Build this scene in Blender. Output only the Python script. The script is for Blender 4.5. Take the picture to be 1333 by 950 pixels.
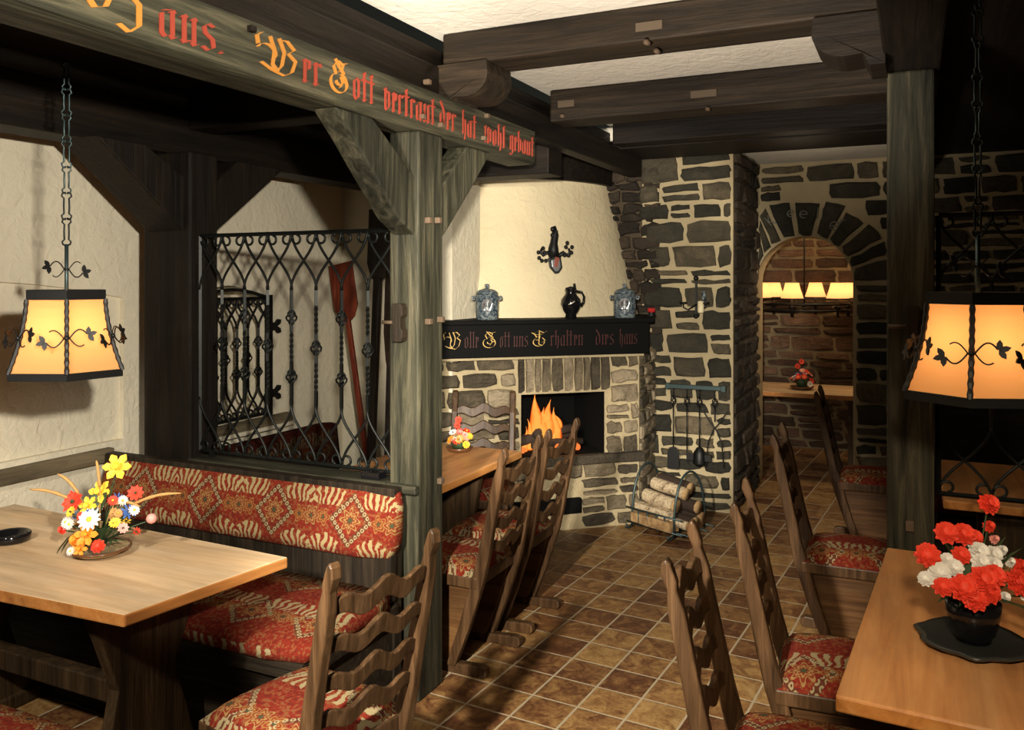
import bpy, bmesh, math, random
from mathutils import Vector, Matrix, noise
from mathutils.geometry import tessellate_polygon
PI = math.pi
for o in list(bpy.data.objects): bpy.data.objects.remove(o)
scn = bpy.context.scene
col = scn.collection

# ------------------------------------------------------------------ camera, world, lights, exposure
F, CX, CY, H = 1100.0, 666.0, 365.0, 1.75
YAW = math.atan(524 / 1100)
cs, sn = math.cos(YAW), math.sin(YAW)
cam = bpy.data.cameras.new('camera'); cam_o = bpy.data.objects.new('camera', cam); col.objects.link(cam_o)
cam_o.location = (0, 0, H); cam_o.rotation_euler = (PI / 2, 0, YAW)
cam.sensor_width = 36; cam.lens = F / 1333 * 36
cam.shift_x = 0.5 / 1333; cam.shift_y = -(475 - CY) / 1333; cam.clip_start = 0.05
scn.camera = cam_o
scn.view_settings.view_transform = 'Standard'; scn.view_settings.look = 'None'
scn.view_settings.exposure = 0.0; scn.view_settings.gamma = 1; scn.view_settings.use_curve_mapping = False
w = bpy.data.worlds.new('world'); scn.world = w; w.use_nodes = True
w.node_tree.nodes['Background'].inputs[0].default_value = (0.70, 0.74, 0.60, 1)
w.node_tree.nodes['Background'].inputs[1].default_value = 0.02

def point(name, loc, power, color, r=0.05):
    l = bpy.data.lights.new(name, 'POINT'); l.energy = power; l.color = color; l.shadow_soft_size = r
    o = bpy.data.objects.new(name, l); o.location = loc; col.objects.link(o); return o
def spot(name, loc, target, power, color, angle, blend=0.4, r=0.06):
    l = bpy.data.lights.new(name, 'SPOT'); l.energy = power; l.color = color; l.shadow_soft_size = r
    l.spot_size = math.radians(angle); l.spot_blend = blend
    o = bpy.data.objects.new(name, l); o.location = loc; col.objects.link(o)
    o.rotation_euler = (Vector(target) - Vector(loc)).to_track_quat('-Z', 'Y').to_euler(); return o
WARM = (1.0, 0.91, 0.76)
spot('photographer_lamp_wall', (0.12, 0.35, 2.12), (-3.25, 3.35, 1.85), 640, WARM, 52, 0.45, 0.05)
spot('photographer_lamp_hearth', (-0.08, 0.0, 1.92), (-2.2, 5.9, 1.45), 1450, WARM, 31, 0.5, 0.05)
spot('fill_spot_floor', (-0.85, -0.3, 2.15), (-1.45, 4.0, 0.0), 1150, WARM, 36, 0.5, 0.05)  # extra spot added to brighten the aisle floor
spot('photographer_lamp_table', (-2.0, 0.1, 2.25), (-2.4, 2.2, 0.6), 225, WARM, 60, 0.6, 0.06)
spot('fill_spot_ceiling', (-0.9, 1.2, 1.3), (-1.05, 3.3, 2.85), 520, (1.0, 0.88, 0.74), 62, 0.6, 0.12)  # added spot standing in for lamp light bounced onto the ceiling
spot('fill_spot_right', (0.15, 0.1, 2.2), (0.35, 2.6, 0.6), 215, (1.0, 0.80, 0.54), 46, 0.7, 0.08)  # added warm spot that brightens the right table
point('arch_ceiling_fill', (-0.75, 6.35, 2.25), 2.2, (1.0, 0.85, 0.6), 0.15)  # unseen fill added to lighten the ceiling strip before the arch
point('back_room_lamp', (-0.6, 8.1, 2.3), 22, (1.0, 0.72, 0.42), 0.1)

# ------------------------------------------------------------------ pixel ray -> point on a plane of the room
def ray(px, py):
    l = (px - CX) / F; v = -(py - CY) / F
    return Vector((-sn + l * cs, cs + l * sn, v))
def onX(px, py, X): r = ray(px, py); return Vector((X, r.y * X / r.x, H + r.z * X / r.x))
def onY(px, py, Y): r = ray(px, py); return Vector((r.x * Y / r.y, Y, H + r.z * Y / r.y))
def onZ(px, py, Z): r = ray(px, py); d = (Z - H) / r.z; return Vector((r.x * d, r.y * d, Z))

# ------------------------------------------------------------------ node expressions
class E:
    def __init__(s, nt, k): s.nt, s.k = nt, k
    def _m(s, op, *a):
        n = s.nt.nodes.new('ShaderNodeMath'); n.operation = op
        for i, x in enumerate(a):
            if isinstance(x, E): s.nt.links.new(x.k, n.inputs[i])
            else: n.inputs[i].default_value = x
        return E(s.nt, n.outputs[0])
    def __add__(s, o): return s._m('ADD', s, o)
    __radd__ = __add__
    def __sub__(s, o): return s._m('SUBTRACT', s, o)
    def __rsub__(s, o): return s._m('SUBTRACT', o, s)
    def __mul__(s, o): return s._m('MULTIPLY', s, o)
    __rmul__ = __mul__
    def __truediv__(s, o): return s._m('DIVIDE', s, o)
    def abs(s): return s._m('ABSOLUTE', s)
    def sin(s): return s._m('SINE', s)
    def cos(s): return s._m('COSINE', s)
    def fract(s): return s._m('FRACT', s)
    def floor(s): return s._m('FLOOR', s)
    def sqrt(s): return s._m('SQRT', s)
    def gt(s, o): return s._m('GREATER_THAN', s, o)
    def lt(s, o): return s._m('LESS_THAN', s, o)
    def max(s, o): return s._m('MAXIMUM', s, o)
    def min(s, o): return s._m('MINIMUM', s, o)
    def at2(s, o): return s._m('ARCTAN2', s, o)
    def clamp(s):
        r = s._m('ADD', s, 0.0); r.k.node.use_clamp = True; return r
    def pw(s, o): return s._m('POWER', s, o)

class Mat:
    def __init__(s, name, color=(.5, .5, .5), rough=.6, metal=0, spec=None):
        m = bpy.data.materials.new(name); m.use_nodes = True; s.m = m; s.nt = m.node_tree
        s.b = s.nt.nodes['Principled BSDF']
        s.b.inputs['Base Color'].default_value = (*color, 1); s.b.inputs['Roughness'].default_value = rough
        s.b.inputs['Metallic'].default_value = metal
        if spec is not None: s.b.inputs['Specular IOR Level'].default_value = spec
    def n(s, t): return s.nt.nodes.new(t)
    def link(s, a, b): s.nt.links.new(a, b)
    def coord(s, kind='Object', scale=(1, 1, 1), rot=(0, 0, 0)):
        t = s.n('ShaderNodeTexCoord'); mp = s.n('ShaderNodeMapping')
        mp.inputs['Scale'].default_value = scale; mp.inputs['Rotation'].default_value = rot
        s.link(t.outputs[kind], mp.inputs[0]); return mp.outputs[0]
    def geo(s, scale=(1, 1, 1), rot=(0, 0, 0)):
        t = s.n('ShaderNodeNewGeometry'); mp = s.n('ShaderNodeMapping')
        mp.inputs['Scale'].default_value = scale; mp.inputs['Rotation'].default_value = rot
        s.link(t.outputs['Position'], mp.inputs[0]); return mp.outputs[0]
    def noise(s, vec, scale=5, detail=5, rough=.6, dist=0):
        n = s.n('ShaderNodeTexNoise'); n.inputs['Scale'].default_value = scale; n.inputs['Detail'].default_value = detail
        n.inputs['Roughness'].default_value = rough; n.inputs['Distortion'].default_value = dist
        s.link(vec, n.inputs['Vector']); return E(s.nt, n.outputs[0])
    def xyz(s, vec):
        n = s.n('ShaderNodeSeparateXYZ'); s.link(vec, n.inputs[0]); return [E(s.nt, n.outputs[i]) for i in range(3)]
    def ramp(s, fac, stops):
        n = s.n('ShaderNodeValToRGB'); s.link(fac.k, n.inputs[0]); e = n.color_ramp.elements
        while len(e) < len(stops): e.new(0.5)
        for i, (p, c) in enumerate(stops): e[i].position = p; e[i].color = (*c, 1)
        return n.outputs[0]
    def mix(s, fac, a, b, mode='MIX'):
        n = s.n('ShaderNodeMix'); n.data_type = 'RGBA'; n.blend_type = mode
        if isinstance(fac, E): s.link(fac.k, n.inputs[0])
        else: n.inputs[0].default_value = fac
        for i, x in ((6, a), (7, b)):
            if isinstance(x, tuple): n.inputs[i].default_value = (*x, 1)
            else: s.link(x, n.inputs[i])
        return n.outputs[2]
    def base(s, c): s.link(c, s.b.inputs['Base Color']); return s
    def rough(s, e): s.link(e.k, s.b.inputs['Roughness']); return s
    def bump(s, h, strength=.5, dist=.01):
        n = s.n('ShaderNodeBump'); n.inputs['Strength'].default_value = strength; n.inputs['Distance'].default_value = dist
        s.link(h.k, n.inputs['Height']); s.link(n.outputs[0], s.b.inputs['Normal']); return s

def timber(name, axis, c0, c1, c2, rough=.6, kind='geo', fine=1.0, bump=.7):
    m = Mat(name, rough=rough, spec=.22)
    sc = [26 * fine, 26 * fine, 26 * fine]; sc[axis] = 1.6 * fine
    v = m.geo(tuple(sc)) if kind == 'geo' else m.coord('Object', tuple(sc))
    g = m.noise(v, 1.0, 7, .7, .6)
    sc2 = [3, 3, 3]; sc2[axis] = .8
    v2 = m.geo(tuple(sc2)) if kind == 'geo' else m.coord('Object', tuple(sc2))
    b = m.noise(v2, 1.3, 4, .6)
    c = m.ramp(g, [(.3, c0), (.5, c1), (.72, c2)])
    d = m.ramp(b, [(.3, (.55, .55, .55)), (.7, (1.25, 1.2, 1.1))])
    m.base(m.mix(1.0, c, d, 'MULTIPLY')); m.bump(g, bump, .012)
    return m.m
G = dict(c0=(.005, .006, .004), c1=(.036, .036, .024), c2=(.115, .105, .070))       # weathered grey green oak
D = dict(c0=(.003, .002, .0015), c1=(.008, .0055, .0035), c2=(.018, .012, .0075))   # dark stained oak
M = {}
for i, a in enumerate('xyz'):
    M['oak_' + a] = timber('weathered_oak_' + a, i, **G)
    M['dark_' + a] = timber('dark_oak_' + a, i, **D)
    M['mid_' + a] = timber('brown_oak_' + a, i, (.006, .0045, .003), (.019, .0135, .0085), (.046, .032, .020))
M['chair'] = timber('chair_wood', 2, (.022, .012, .006), (.075, .040, .019), (.16, .09, .045), .38, 'obj', 1.2, .25)
M['chair_panel'] = timber('chair_panel_wood', 0, (.05, .022, .008), (.13, .062, .024), (.22, .12, .05), .45, 'obj', 1, .25)
M['tabletop'] = timber('table_top_wood', 0, (.56, .38, .22), (.68, .50, .32), (.78, .62, .44), .42, 'obj', .6, .08)
M['tabletop_y'] = timber('table_top_wood_lengthwise', 1, (.46, .20, .075), (.62, .30, .12), (.72, .40, .18), .36, 'obj', .6, .08)
M['trimwood'] = timber('grey_brown_trim_wood', 1, (.06, .05, .032), (.14, .115, .075), (.22, .18, .12))
M['tableleg'] = timber('table_leg_wood', 2, (.018, .011, .006), (.05, .03, .015), (.10, .06, .03), .5, 'obj')
M['peel'] = timber('dark_peel_wood', 2, (.008, .005, .003), (.02, .012, .008), (.04, .022, .014), .4, 'obj')
M['black_oak'] = Mat('black_painted_oak', (.004, .004, .004), .7, 0, .12).m
M['lipping'] = timber('orange_edge_lipping', 1, (.34, .13, .035), (.50, .21, .06), (.60, .30, .10), .4, 'obj', .6, .05)
M['patch'] = Mat('light_mortise_patch', (.085, .062, .038), .8).m
M['redpeel'] = timber('red_brown_peel_wood', 2, (.09, .012, .005), (.17, .028, .012), (.28, .055, .022), .35, 'obj')

def plaster(name, c, dark=.86, s=2.2):
    m = Mat(name, rough=.9, spec=.2)
    v = m.geo(); a = m.noise(v, 2.0, 3, .5); b = m.noise(v, 14 * s / 2.2, 4, .55, .8); f = m.noise(v, 160, 2, .5)
    m.base(m.ramp(a, [(.3, tuple(x * dark for x in c)), (.7, c)]))
    m.bump(b * .8 + f * .10, .6, .022); return m.m
M['plaster'] = plaster('rough_cream_plaster', (.74, .68, .53))
M['plaster_hood'] = plaster('cream_hood_plaster', (.77, .66, .44))
M['plaster_ceiling'] = plaster('white_ceiling_plaster', (.80, .76, .66))
M['mortar'] = plaster('tan_mortar', (.50, .41, .25), .7, 5)

M['mortar_mid'] = plaster('dull_tan_mortar', (.24, .19, .115), .65, 5)
def stone(name, stops, tint=1.0):
    m = Mat(name, rough=.72, spec=.35)
    at = m.n('ShaderNodeAttribute'); at.attribute_name = 'rnd'; r = E(m.nt, at.outputs['Fac'])
    v = m.geo()
    a = m.noise(v, 9, 6, .65, .4); b = m.noise(v, 55, 5, .7); l = m.noise(m.geo((1, 1, 4)), 14, 4, .6)
    fac = r * .5 + a * .55 + b * .22 - .16
    c = m.ramp(fac.clamp(), stops)
    m.base(c); m.bump(a * 1.0 + b * .45 + l * .6, .9, .03); return m.m
M['stone'] = stone('dark_slate_stone', [(.12, (.014, .013, .010)), (.42, (.040, .037, .026)), (.62, (.080, .066, .042)), (.85, (.20, .155, .095))])
M['stone_warm'] = stone('weathered_hearth_stone', [(.12, (.03, .024, .017)), (.36, (.085, .068, .044)), (.56, (.19, .15, .095)), (.8, (.42, .34, .23))])
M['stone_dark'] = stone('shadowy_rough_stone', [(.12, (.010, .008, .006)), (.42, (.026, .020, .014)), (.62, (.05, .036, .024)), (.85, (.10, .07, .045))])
M['stone_red'] = stone('reddish_brown_stone', [(.12, (.03, .018, .012)), (.42, (.07, .040, .026)), (.62, (.12, .07, .045)), (.85, (.22, .14, .09))])
M['mortar_dark'] = plaster('grimy_mortar', (.10, .075, .05), .6, 5)  # dark mortar; on the pier's side the tone is painted shade

def tiles():
    m = Mat('brown_glazed_floor_tile', rough=.35, spec=.5)
    a = -math.atan(.066)
    mp = m.n('ShaderNodeMapping'); mp.vector_type = 'POINT'; mp.inputs['Rotation'].default_value = (0, 0, -a)
    g = m.n('ShaderNodeNewGeometry'); m.link(g.outputs['Position'], mp.inputs[0])
    X, Y, _ = m.xyz(mp.outputs[0])
    u = (X + 1.459 + .0) / .2065 + .5 * 0; vv = (Y - 3.157) / .1985
    fu, fv = u.fract(), vv.fract()
    gw = .024
    eu = (fu - .5).abs(); ev = (fv - .5).abs()
    grout = eu.max(ev).gt(.5 - gw)
    cu, cv = u.floor(), vv.floor()
    wn = m.n('ShaderNodeTexWhiteNoise'); wn.noise_dimensions = '2D'
    cb = m.n('ShaderNodeCombineXYZ'); m.link(cu.k, cb.inputs[0]); m.link(cv.k, cb.inputs[1]); m.link(cb.outputs[0], wn.inputs['Vector'])
    r = E(m.nt, wn.outputs['Value'])
    n1 = m.noise(m.geo(), 11, 6, .7, 1.2); n2 = m.noise(m.geo(), 60, 4, .7)
    fac = (r * .30 + n1 * 1.05 + n2 * .45 - .42).clamp()
    c = m.ramp(fac, [(.12, (.03, .012, .007)), (.34, (.11, .042, .018)), (.50, (.23, .115, .042)), (.66, (.36, .21, .075)), (.9, (.50, .34, .15))])
    m.base(m.mix(grout, c, (.42, .34, .22)))
    m.rough(grout * .5 + .34 + n2 * .12)
    edge = ((eu.max(ev) - .42) / .08).clamp()
    m.bump(1 - edge * edge * .9 + n1 * .15, .6, .004)
    return m.m
M['tiles'] = tiles()

def fabric(name, cu, cv, P=.34, v0=0.0, dim=1.0, plume=True):
    """red woven upholstery: cream plumes above and below a row of ringed diamonds and rosettes"""
    m = Mat(name, rough=.95, spec=.1)
    t = m.n('ShaderNodeTexCoord'); xs = m.xyz(t.outputs['Object'])
    nz = m.noise(t.outputs['Object'], 40, 3, .6)
    U = xs[cu] + (nz - .5) * .012; V = xs[cv] + (nz - .5) * .008 - v0
    fu = ((U / P).fract() - .5) * P                      # centred in a repeat
    fv = ((V / (P if plume else .30)).fract() - .5) * (P if plume else .30) if not plume else V - .155
    def ring_of(fu_, size):
        l1 = fu_.abs() + fv.abs()
        return (l1 - size).abs()
    def rosette(fu_, R0, k, ph=0.0):
        r_ = (fu_ * fu_ + fv * fv).sqrt(); th_ = fv.at2(fu_)
        return r_ / ((th_ * k + ph).cos() * .25 + 1) / R0
    p, q = (U + V) / .031, (U - V) / .031
    dx, dy = p.fract() - .5, q.fract() - .5
    rr = (dx * dx + dy * dy).sqrt()
    ring = ring_of(fu, .093)
    cell = rr.gt(.16) * rr.lt(.40)
    dots = cell * ring.lt(.0155)
    fu2 = (((U + P / 2) / P).fract() - .5) * P
    fu3 = fu2.abs() - .062
    g1, g2, g3 = rosette(fu, .042, 8), rosette(fu2, .034, 6), rosette(fu3, .030, 5)
    wb = m.noise(t.outputs['Object'], 26, 3, .6)
    def plumes(vc, hgt, sgn):
        fp = fu2.abs() - .075 + (wb - .5) * .035
        y = (V - vc) * sgn + (wb - .5) * .03
        ang = fp / (y * .45 + .045).max(.01)
        st = (ang * 13 + ((y * 75 + ang.abs() * 3).sin()) * 1.1).sin().gt(.0)
        env = fp.abs().lt(.078) * y.gt(0) * (y + fp * fp * 6).lt(hgt)
        return st * env
    red = m.mix(nz, (.42, .045, .022), (.30, .028, .016))
    dd = m.noise(t.outputs['Object'], 75, 2, .5)
    c = m.mix(dd.gt(.56) * .6, red, (.40, .17, .06))
    c = m.mix(dd.lt(.40) * .55, c, (.14, .03, .02))
    c = m.mix(ring.lt(.016) * .7, c, (.13, .06, .03))
    ring3 = (g3 * 16).sin().gt(.1) * g3.lt(1)
    for g, cc in ((g1, (.55, .30, .10)), (g2, (.50, .27, .09)), (g3, (.50, .22, .06))):
        c = m.mix(g.lt(1) * .8, c, (.36, .06, .025))
        c = m.mix((g * 15).sin().gt(.0) * g.lt(1), c, cc)
        c = m.mix(g.lt(.25), c, (.10, .11, .05))
    c = m.mix(dots, c, (.58, .42, .22))
    if plume:
        pl = plumes(.205, .085, 1) + plumes(.02, .075, 1)
        c = m.mix(pl.clamp(), c, (.66, .47, .22))
    else:
        W_ = (V / .30).fract() * .30
        y = W_ - .19 + (wb - .5) * .03; fp = fu2.abs() - .07 + (wb - .5) * .035
        ang = fp / (y.abs() * .45 + .045)
        st = (ang * 13 + (y * 75).sin()).sin().gt(.0) * fp.abs().lt(.065) * y.gt(0) * y.lt(.09)
        c = m.mix(st, c, (.62, .45, .23))
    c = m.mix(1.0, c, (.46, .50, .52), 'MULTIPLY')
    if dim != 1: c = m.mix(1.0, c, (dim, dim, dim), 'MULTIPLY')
    m.base(c); m.bump(m.noise(t.outputs['Object'], 420, 2, .5) + dots * .4, .5, .004)
    return m.m
M['fab_back'] = fabric('red_patterned_upholstery_back', 0, 2, .40, .605)
M['fab_seat'] = fabric('red_patterned_upholstery_seat', 0, 1, .30, 0, 1, False)
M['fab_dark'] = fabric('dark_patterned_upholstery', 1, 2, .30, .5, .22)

M['iron'] = Mat('wrought_iron', (.014, .016, .015), .45, .6).m
M['iron_blue'] = Mat('blued_wrought_iron', (.055, .085, .088), .42, .65).m
M['iron_black'] = Mat('black_iron', (.006, .006, .006), .5, .3).m
M['glass_dark'] = Mat('black_glazed_ceramic', (.006, .006, .007), .12, 0).m
M['black'] = Mat('soot_black', (.004, .004, .004), .95, 0, .1).m
M['white'] = Mat('white_petals', (.82, .80, .76), .7).m
M['red'] = Mat('red_petals', (.80, .055, .022), .65).m
M['yellow'] = Mat('yellow_petals', (.90, .58, .05), .6).m
M['orange'] = Mat('orange_petals', (.88, .30, .02), .6).m
M['pink'] = Mat('pink_petals', (.85, .38, .33), .6).m
M['blue'] = Mat('blue_petals', (.06, .14, .40), .6).m
M['green'] = Mat('leaf_green', (.035, .065, .022), .6).m
M['straw'] = Mat('straw_stem', (.55, .30, .10), .7).m
M['dish'] = Mat('cream_glazed_dish', (.40, .28, .14), .3).m
M['rim'] = Mat('brown_glazed_rim', (.12, .05, .02), .25).m
M['gold_paint'] = Mat('gold_ochre_paint', (.42, .17, .022), .7).m
M['gold_light'] = Mat('light_gold_paint', (.66, .44, .13), .5).m
M['red_paint'] = Mat('brick_red_paint', (.26, .032, .014), .75).m
M['red_faint'] = Mat('faded_dark_red_paint', (.055, .010, .007), .6).m
M['chalk'] = Mat('chalky_grey_cut_letter', (.22, .23, .20), .8).m
M['label'] = Mat('cream_label', (.70, .62, .46), .6).m
M['peg'] = Mat('light_wooden_peg', (.09, .058, .034), .7).m
M['steel'] = Mat('pewter', (.35, .35, .36), .3, .9).m
M['candle'] = Mat('cream_wax', (.75, .65, .42), .5).m
M['red_glass'] = Mat('red_glass', (.45, .02, .02), .15).m
M['gravel'] = Mat('dark_slate_board', (.03, .032, .03), .35).m
def stoneware():
    m = Mat('grey_blue_salt_glazed_stoneware', rough=.28, spec=.5)
    v = m.coord('Object'); n = m.noise(v, 38, 3, .6, 1.5)
    m.base(m.ramp(n, [(.42, (.02, .035, .06)), (.52, (.11, .14, .15)), (.62, (.22, .25, .25))])); return m.m
M['stoneware'] = stoneware()
def bark():
    m = Mat('birch_bark', rough=.85)
    v = m.coord('Object', (3, 3, 3)); n = m.noise(v, 9, 6, .7, 1)
    m.base(m.ramp(n, [(.36, (.10, .06, .035)), (.46, (.42, .32, .20)), (.6, (.66, .54, .36))])); m.bump(n, .6, .01); return m.m
M['bark'] = bark()
def logend():
    m = Mat('cut_log_end', rough=.8)
    v = m.coord('Object'); n = m.noise(v, 20, 4, .6)
    m.base(m.ramp(n, [(.3, (.16, .085, .035)), (.55, (.40, .25, .11)), (.75, (.58, .40, .2))])); return m.m
M['logend'] = logend()
M['bark_dark'] = Mat('dark_bark', (.035, .02, .012), .9).m
def shade(name, e=0.9, c=(1.0, .50, .13)):
    m = Mat(name, rough=.8)
    nt = m.nt; nt.nodes.remove(m.b); out = nt.nodes['Material Output']
    d = m.n('ShaderNodeBsdfDiffuse'); d.inputs[0].default_value = (.8, .5, .22, 1)
    t = m.n('ShaderNodeBsdfTranslucent'); t.inputs[0].default_value = (.95, .50, .22, 1)
    em = m.n('ShaderNodeEmission'); em.inputs[0].default_value = (*c, 1); em.inputs[1].default_value = e
    x = m.n('ShaderNodeMixShader'); x.inputs[0].default_value = .7
    m.link(d.outputs[0], x.inputs[1]); m.link(t.outputs[0], x.inputs[2])
    a = m.n('ShaderNodeAddShader'); m.link(x.outputs[0], a.inputs[0]); m.link(em.outputs[0], a.inputs[1])
    m.link(a.outputs[0], out.inputs[0]); return m.m
M['shade'] = shade('amber_parchment_shade', .10, (1.0, .36, .08))
M['shade_small'] = shade('small_amber_shade', .75, (1.0, .55, .2))
def flame(name, c0, c1, s):
    m = Mat(name); nt = m.nt; nt.nodes.remove(m.b); out = nt.nodes['Material Output']
    lw = m.n('ShaderNodeLayerWeight'); lw.inputs[0].default_value = .45
    f = E(nt, lw.outputs['Facing']); n = m.noise(m.coord('Object', (1, 1, .4)), 22, 3, .6, .8)
    c = m.ramp((f * 1.1 + (n - .5) * .9).clamp(), [(.05, c0), (.38, (1.0, .20, .02)), (.75, c1)])
    em = m.n('ShaderNodeEmission'); em.inputs[1].default_value = s; m.link(c, em.inputs[0])
    tr = m.n('ShaderNodeBsdfTransparent'); x = m.n('ShaderNodeMixShader')
    k = (f * 1.5 - .3 + (n - .5) * 1.3).clamp()
    m.link(k.k, x.inputs[0]); m.link(em.outputs[0], x.inputs[1]); m.link(tr.outputs[0], x.inputs[2])
    m.link(x.outputs[0], out.inputs[0]); return m.m
M['flame'] = flame('orange_flame', (1.0, .40, .07), (.62, .035, .004), 1.2)
M['ember'] = None
em_ = Mat('glowing_ember', (.05, .02, .01), .9); em_.b.inputs['Emission Color'].default_value = (1, .18, .03, 1); em_.b.inputs['Emission Strength'].default_value = 1.2; M['ember'] = em_.m
bulb_ = Mat('lamp_bulb', (1, 1, 1), .5); bulb_.b.inputs['Emission Color'].default_value = (1, .75, .4, 1); bulb_.b.inputs['Emission Strength'].default_value = 6; M['bulb'] = bulb_.m

# ------------------------------------------------------------------ mesh builder
class MB:
    def __init__(s): s.v, s.f, s.m, s.r, s.sm = [], [], [], [], []
    def add(s, vs, fs, mi=0, T=None, rnd=0.5, smooth=False):
        b = len(s.v); s.v += [(T @ Vector(v)) if T else Vector(v) for v in vs]
        for f in fs: s.f.append([b + i for i in f]); s.m.append(mi); s.r.append(rnd); s.sm.append(smooth)
        return s
    def box(s, x0, x1, y0, y1, z0, z1, mi=0, T=None, rnd=.5):
        v = [(x, y, z) for z in (z0, z1) for y in (y0, y1) for x in (x0, x1)]
        return s.add(v, [(0, 2, 3, 1), (4, 5, 7, 6), (0, 1, 5, 4), (2, 6, 7, 3), (0, 4, 6, 2), (1, 3, 7, 5)], mi, T, rnd)
    def prism(s, pts, fn, a, b, mi=0, T=None):
        """pts: 2D polygon; fn(p, d) -> 3D; extruded between a and b"""
        n = len(pts); v = [fn(p, a) for p in pts] + [fn(p, b) for p in pts]
        tri = tessellate_polygon([[Vector((p[0], p[1], 0)) for p in pts]])
        fs = [tuple(t) for t in tri] + [tuple(i + n for i in reversed(t)) for t in tri]
        fs += [(i, (i + 1) % n, (i + 1) % n + n, i + n) for i in range(n)]
        return s.add(v, fs, mi, T)
    def tube(s, pts, r, n=8, mi=0, T=None, cap=True, square=False, twist=0, smooth=True):
        pts = [Vector(p) for p in pts]; k = len(pts); rr = r if isinstance(r, (list, tuple)) else [r] * k
        vs, fs = [], []; up = None
        for i, p in enumerate(pts):
            t = (pts[min(i + 1, k - 1)] - pts[max(i - 1, 0)]);
            if t.length < 1e-9: t = Vector((0, 0, 1))
            t.normalize()
            if up is None:
                up = Vector((0, 0, 1)) if abs(t.z) < .9 else Vector((1, 0, 0))
            a = t.cross(up)
            if a.length < 1e-6: a = t.orthogonal()
            a.normalize(); b = a.cross(t).normalized(); up = b if abs(b.length) > 0 else up
            for j in range(n):
                an = 2 * PI * j / n + twist * i
                vs.append(p + (a * math.cos(an) + b * math.sin(an)) * rr[i])
        for i in range(k - 1):
            for j in range(n):
                fs.append((i * n + j, i * n + (j + 1) % n, (i + 1) * n + (j + 1) % n, (i + 1) * n + j))
        if cap: fs += [tuple(range(n - 1, -1, -1)), tuple((k - 1) * n + j for j in range(n))]
        return s.add(vs, fs, mi, T, smooth=smooth)
    def lathe(s, prof, c=(0, 0, 0), n=24, mi=0, T=None, sx=1, sy=1, smooth=True, a0=0, wob=None, cap=True):
        vs, fs = [], []; k = len(prof)
        for (r, z) in prof:
            for j in range(n):
                a = a0 + 2 * PI * j / n; q = 1 if wob is None else wob(a)
                vs.append((c[0] + r * q * math.cos(a) * sx, c[1] + r * q * math.sin(a) * sy, c[2] + z))
        for i in range(k - 1):
            for j in range(n):
                fs.append((i * n + j, i * n + (j + 1) % n, (i + 1) * n + (j + 1) % n, (i + 1) * n + j))
        if cap: fs += [tuple(range(n - 1, -1, -1)), tuple((k - 1) * n + j for j in range(n))]
        return s.add(vs, fs, mi, T, smooth=smooth)
    def ball(s, c, r, mi=0, n=10, T=None, jit=0, rnd=None, sz=1):
        pr = [(max(r * math.sin(PI * i / n), 1e-4), -r * sz * math.cos(PI * i / n)) for i in range(n + 1)]
        b = len(s.v); s.lathe(pr, c, n + 2, mi, T)
        if jit:
            rg = rnd or random
            for i in range(b, len(s.v)):
                d = noise.noise(s.v[i] * 60) + .5 * noise.noise(s.v[i] * 140)
                cc = Vector(c) if not T else T @ Vector(c)
                s.v[i] = cc + (s.v[i] - cc) * (1 + jit * d)
        return s
    def build(s, name, mats, parent=None, bevel=0, loc=None, seg=2, smooth_angle=None):
        me = bpy.data.meshes.new(name)
        L = Vector(loc) if loc is not None else Vector((0, 0, 0))
        me.from_pydata([tuple(v - L) for v in s.v], [], s.f)
        for m in (mats if isinstance(mats, (list, tuple)) else [mats]): me.materials.append(m)
        for p, mi, sm in zip(me.polygons, s.m, s.sm): p.material_index = mi; p.use_smooth = sm
        if any(r != .5 for r in s.r):
            at = me.attributes.new('rnd', 'FLOAT', 'FACE')
            for i, r in enumerate(s.r): at.data[i].value = r
        bm = bmesh.new(); bm.from_mesh(me); bmesh.ops.recalc_face_normals(bm, faces=bm.faces); bm.to_mesh(me); bm.free()
        me.update()
        o = bpy.data.objects.new(name, me); col.objects.link(o)
        if loc is not None: o.location = L
        if parent is not None: o.parent = parent
        if bevel:
            md = o.modifiers.new('bevel', 'BEVEL'); md.width = bevel; md.segments = seg; md.limit_method = 'ANGLE'; md.angle_limit = math.radians(35)
        return o
    def center(s):
        xs = [v.x for v in s.v]; ys = [v.y for v in s.v]; zs = [v.z for v in s.v]
        return ((min(xs) + max(xs)) / 2, (min(ys) + max(ys)) / 2, min(zs))

def tag(o, label, cat, group=None, kind=None):
    o['label'] = label; o['category'] = cat
    if group: o['group'] = group
    if kind: o['kind'] = kind
    return o
def thing(name, label, cat, loc=(0, 0, 0), rz=0, group=None):
    o = bpy.data.objects.new(name, None); col.objects.link(o); o.location = loc; o.rotation_euler = (0, 0, rz)
    o.empty_display_size = .1
    return tag(o, label, cat, group)
def solo(name, mb, mats, label, cat, group=None, bevel=0):
    return tag(mb.build(name, mats, None, bevel, mb.center()), label, cat, group)
def struct(name, mb, mats, bevel=0):
    o = mb.build(name, mats, None, bevel); o['kind'] = 'structure'; return o
def dup(root, loc, rz, label):
    r = root.copy(); col.objects.link(r); r.location = loc; r.rotation_euler = (0, 0, rz); r['label'] = label
    for ch in list(root.children):
        c = ch.copy(); col.objects.link(c); c.parent = r
        for g in list(ch.children):
            d = g.copy(); col.objects.link(d); d.parent = c
    return r
def arcpts(c, r, a0, a1, n, f=lambda x, y: (x, 0, y)):
    return [f(c[0] + r * math.cos(a0 + (a1 - a0) * i / n), c[1] + r * math.sin(a0 + (a1 - a0) * i / n)) for i in range(n + 1)]

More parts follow.
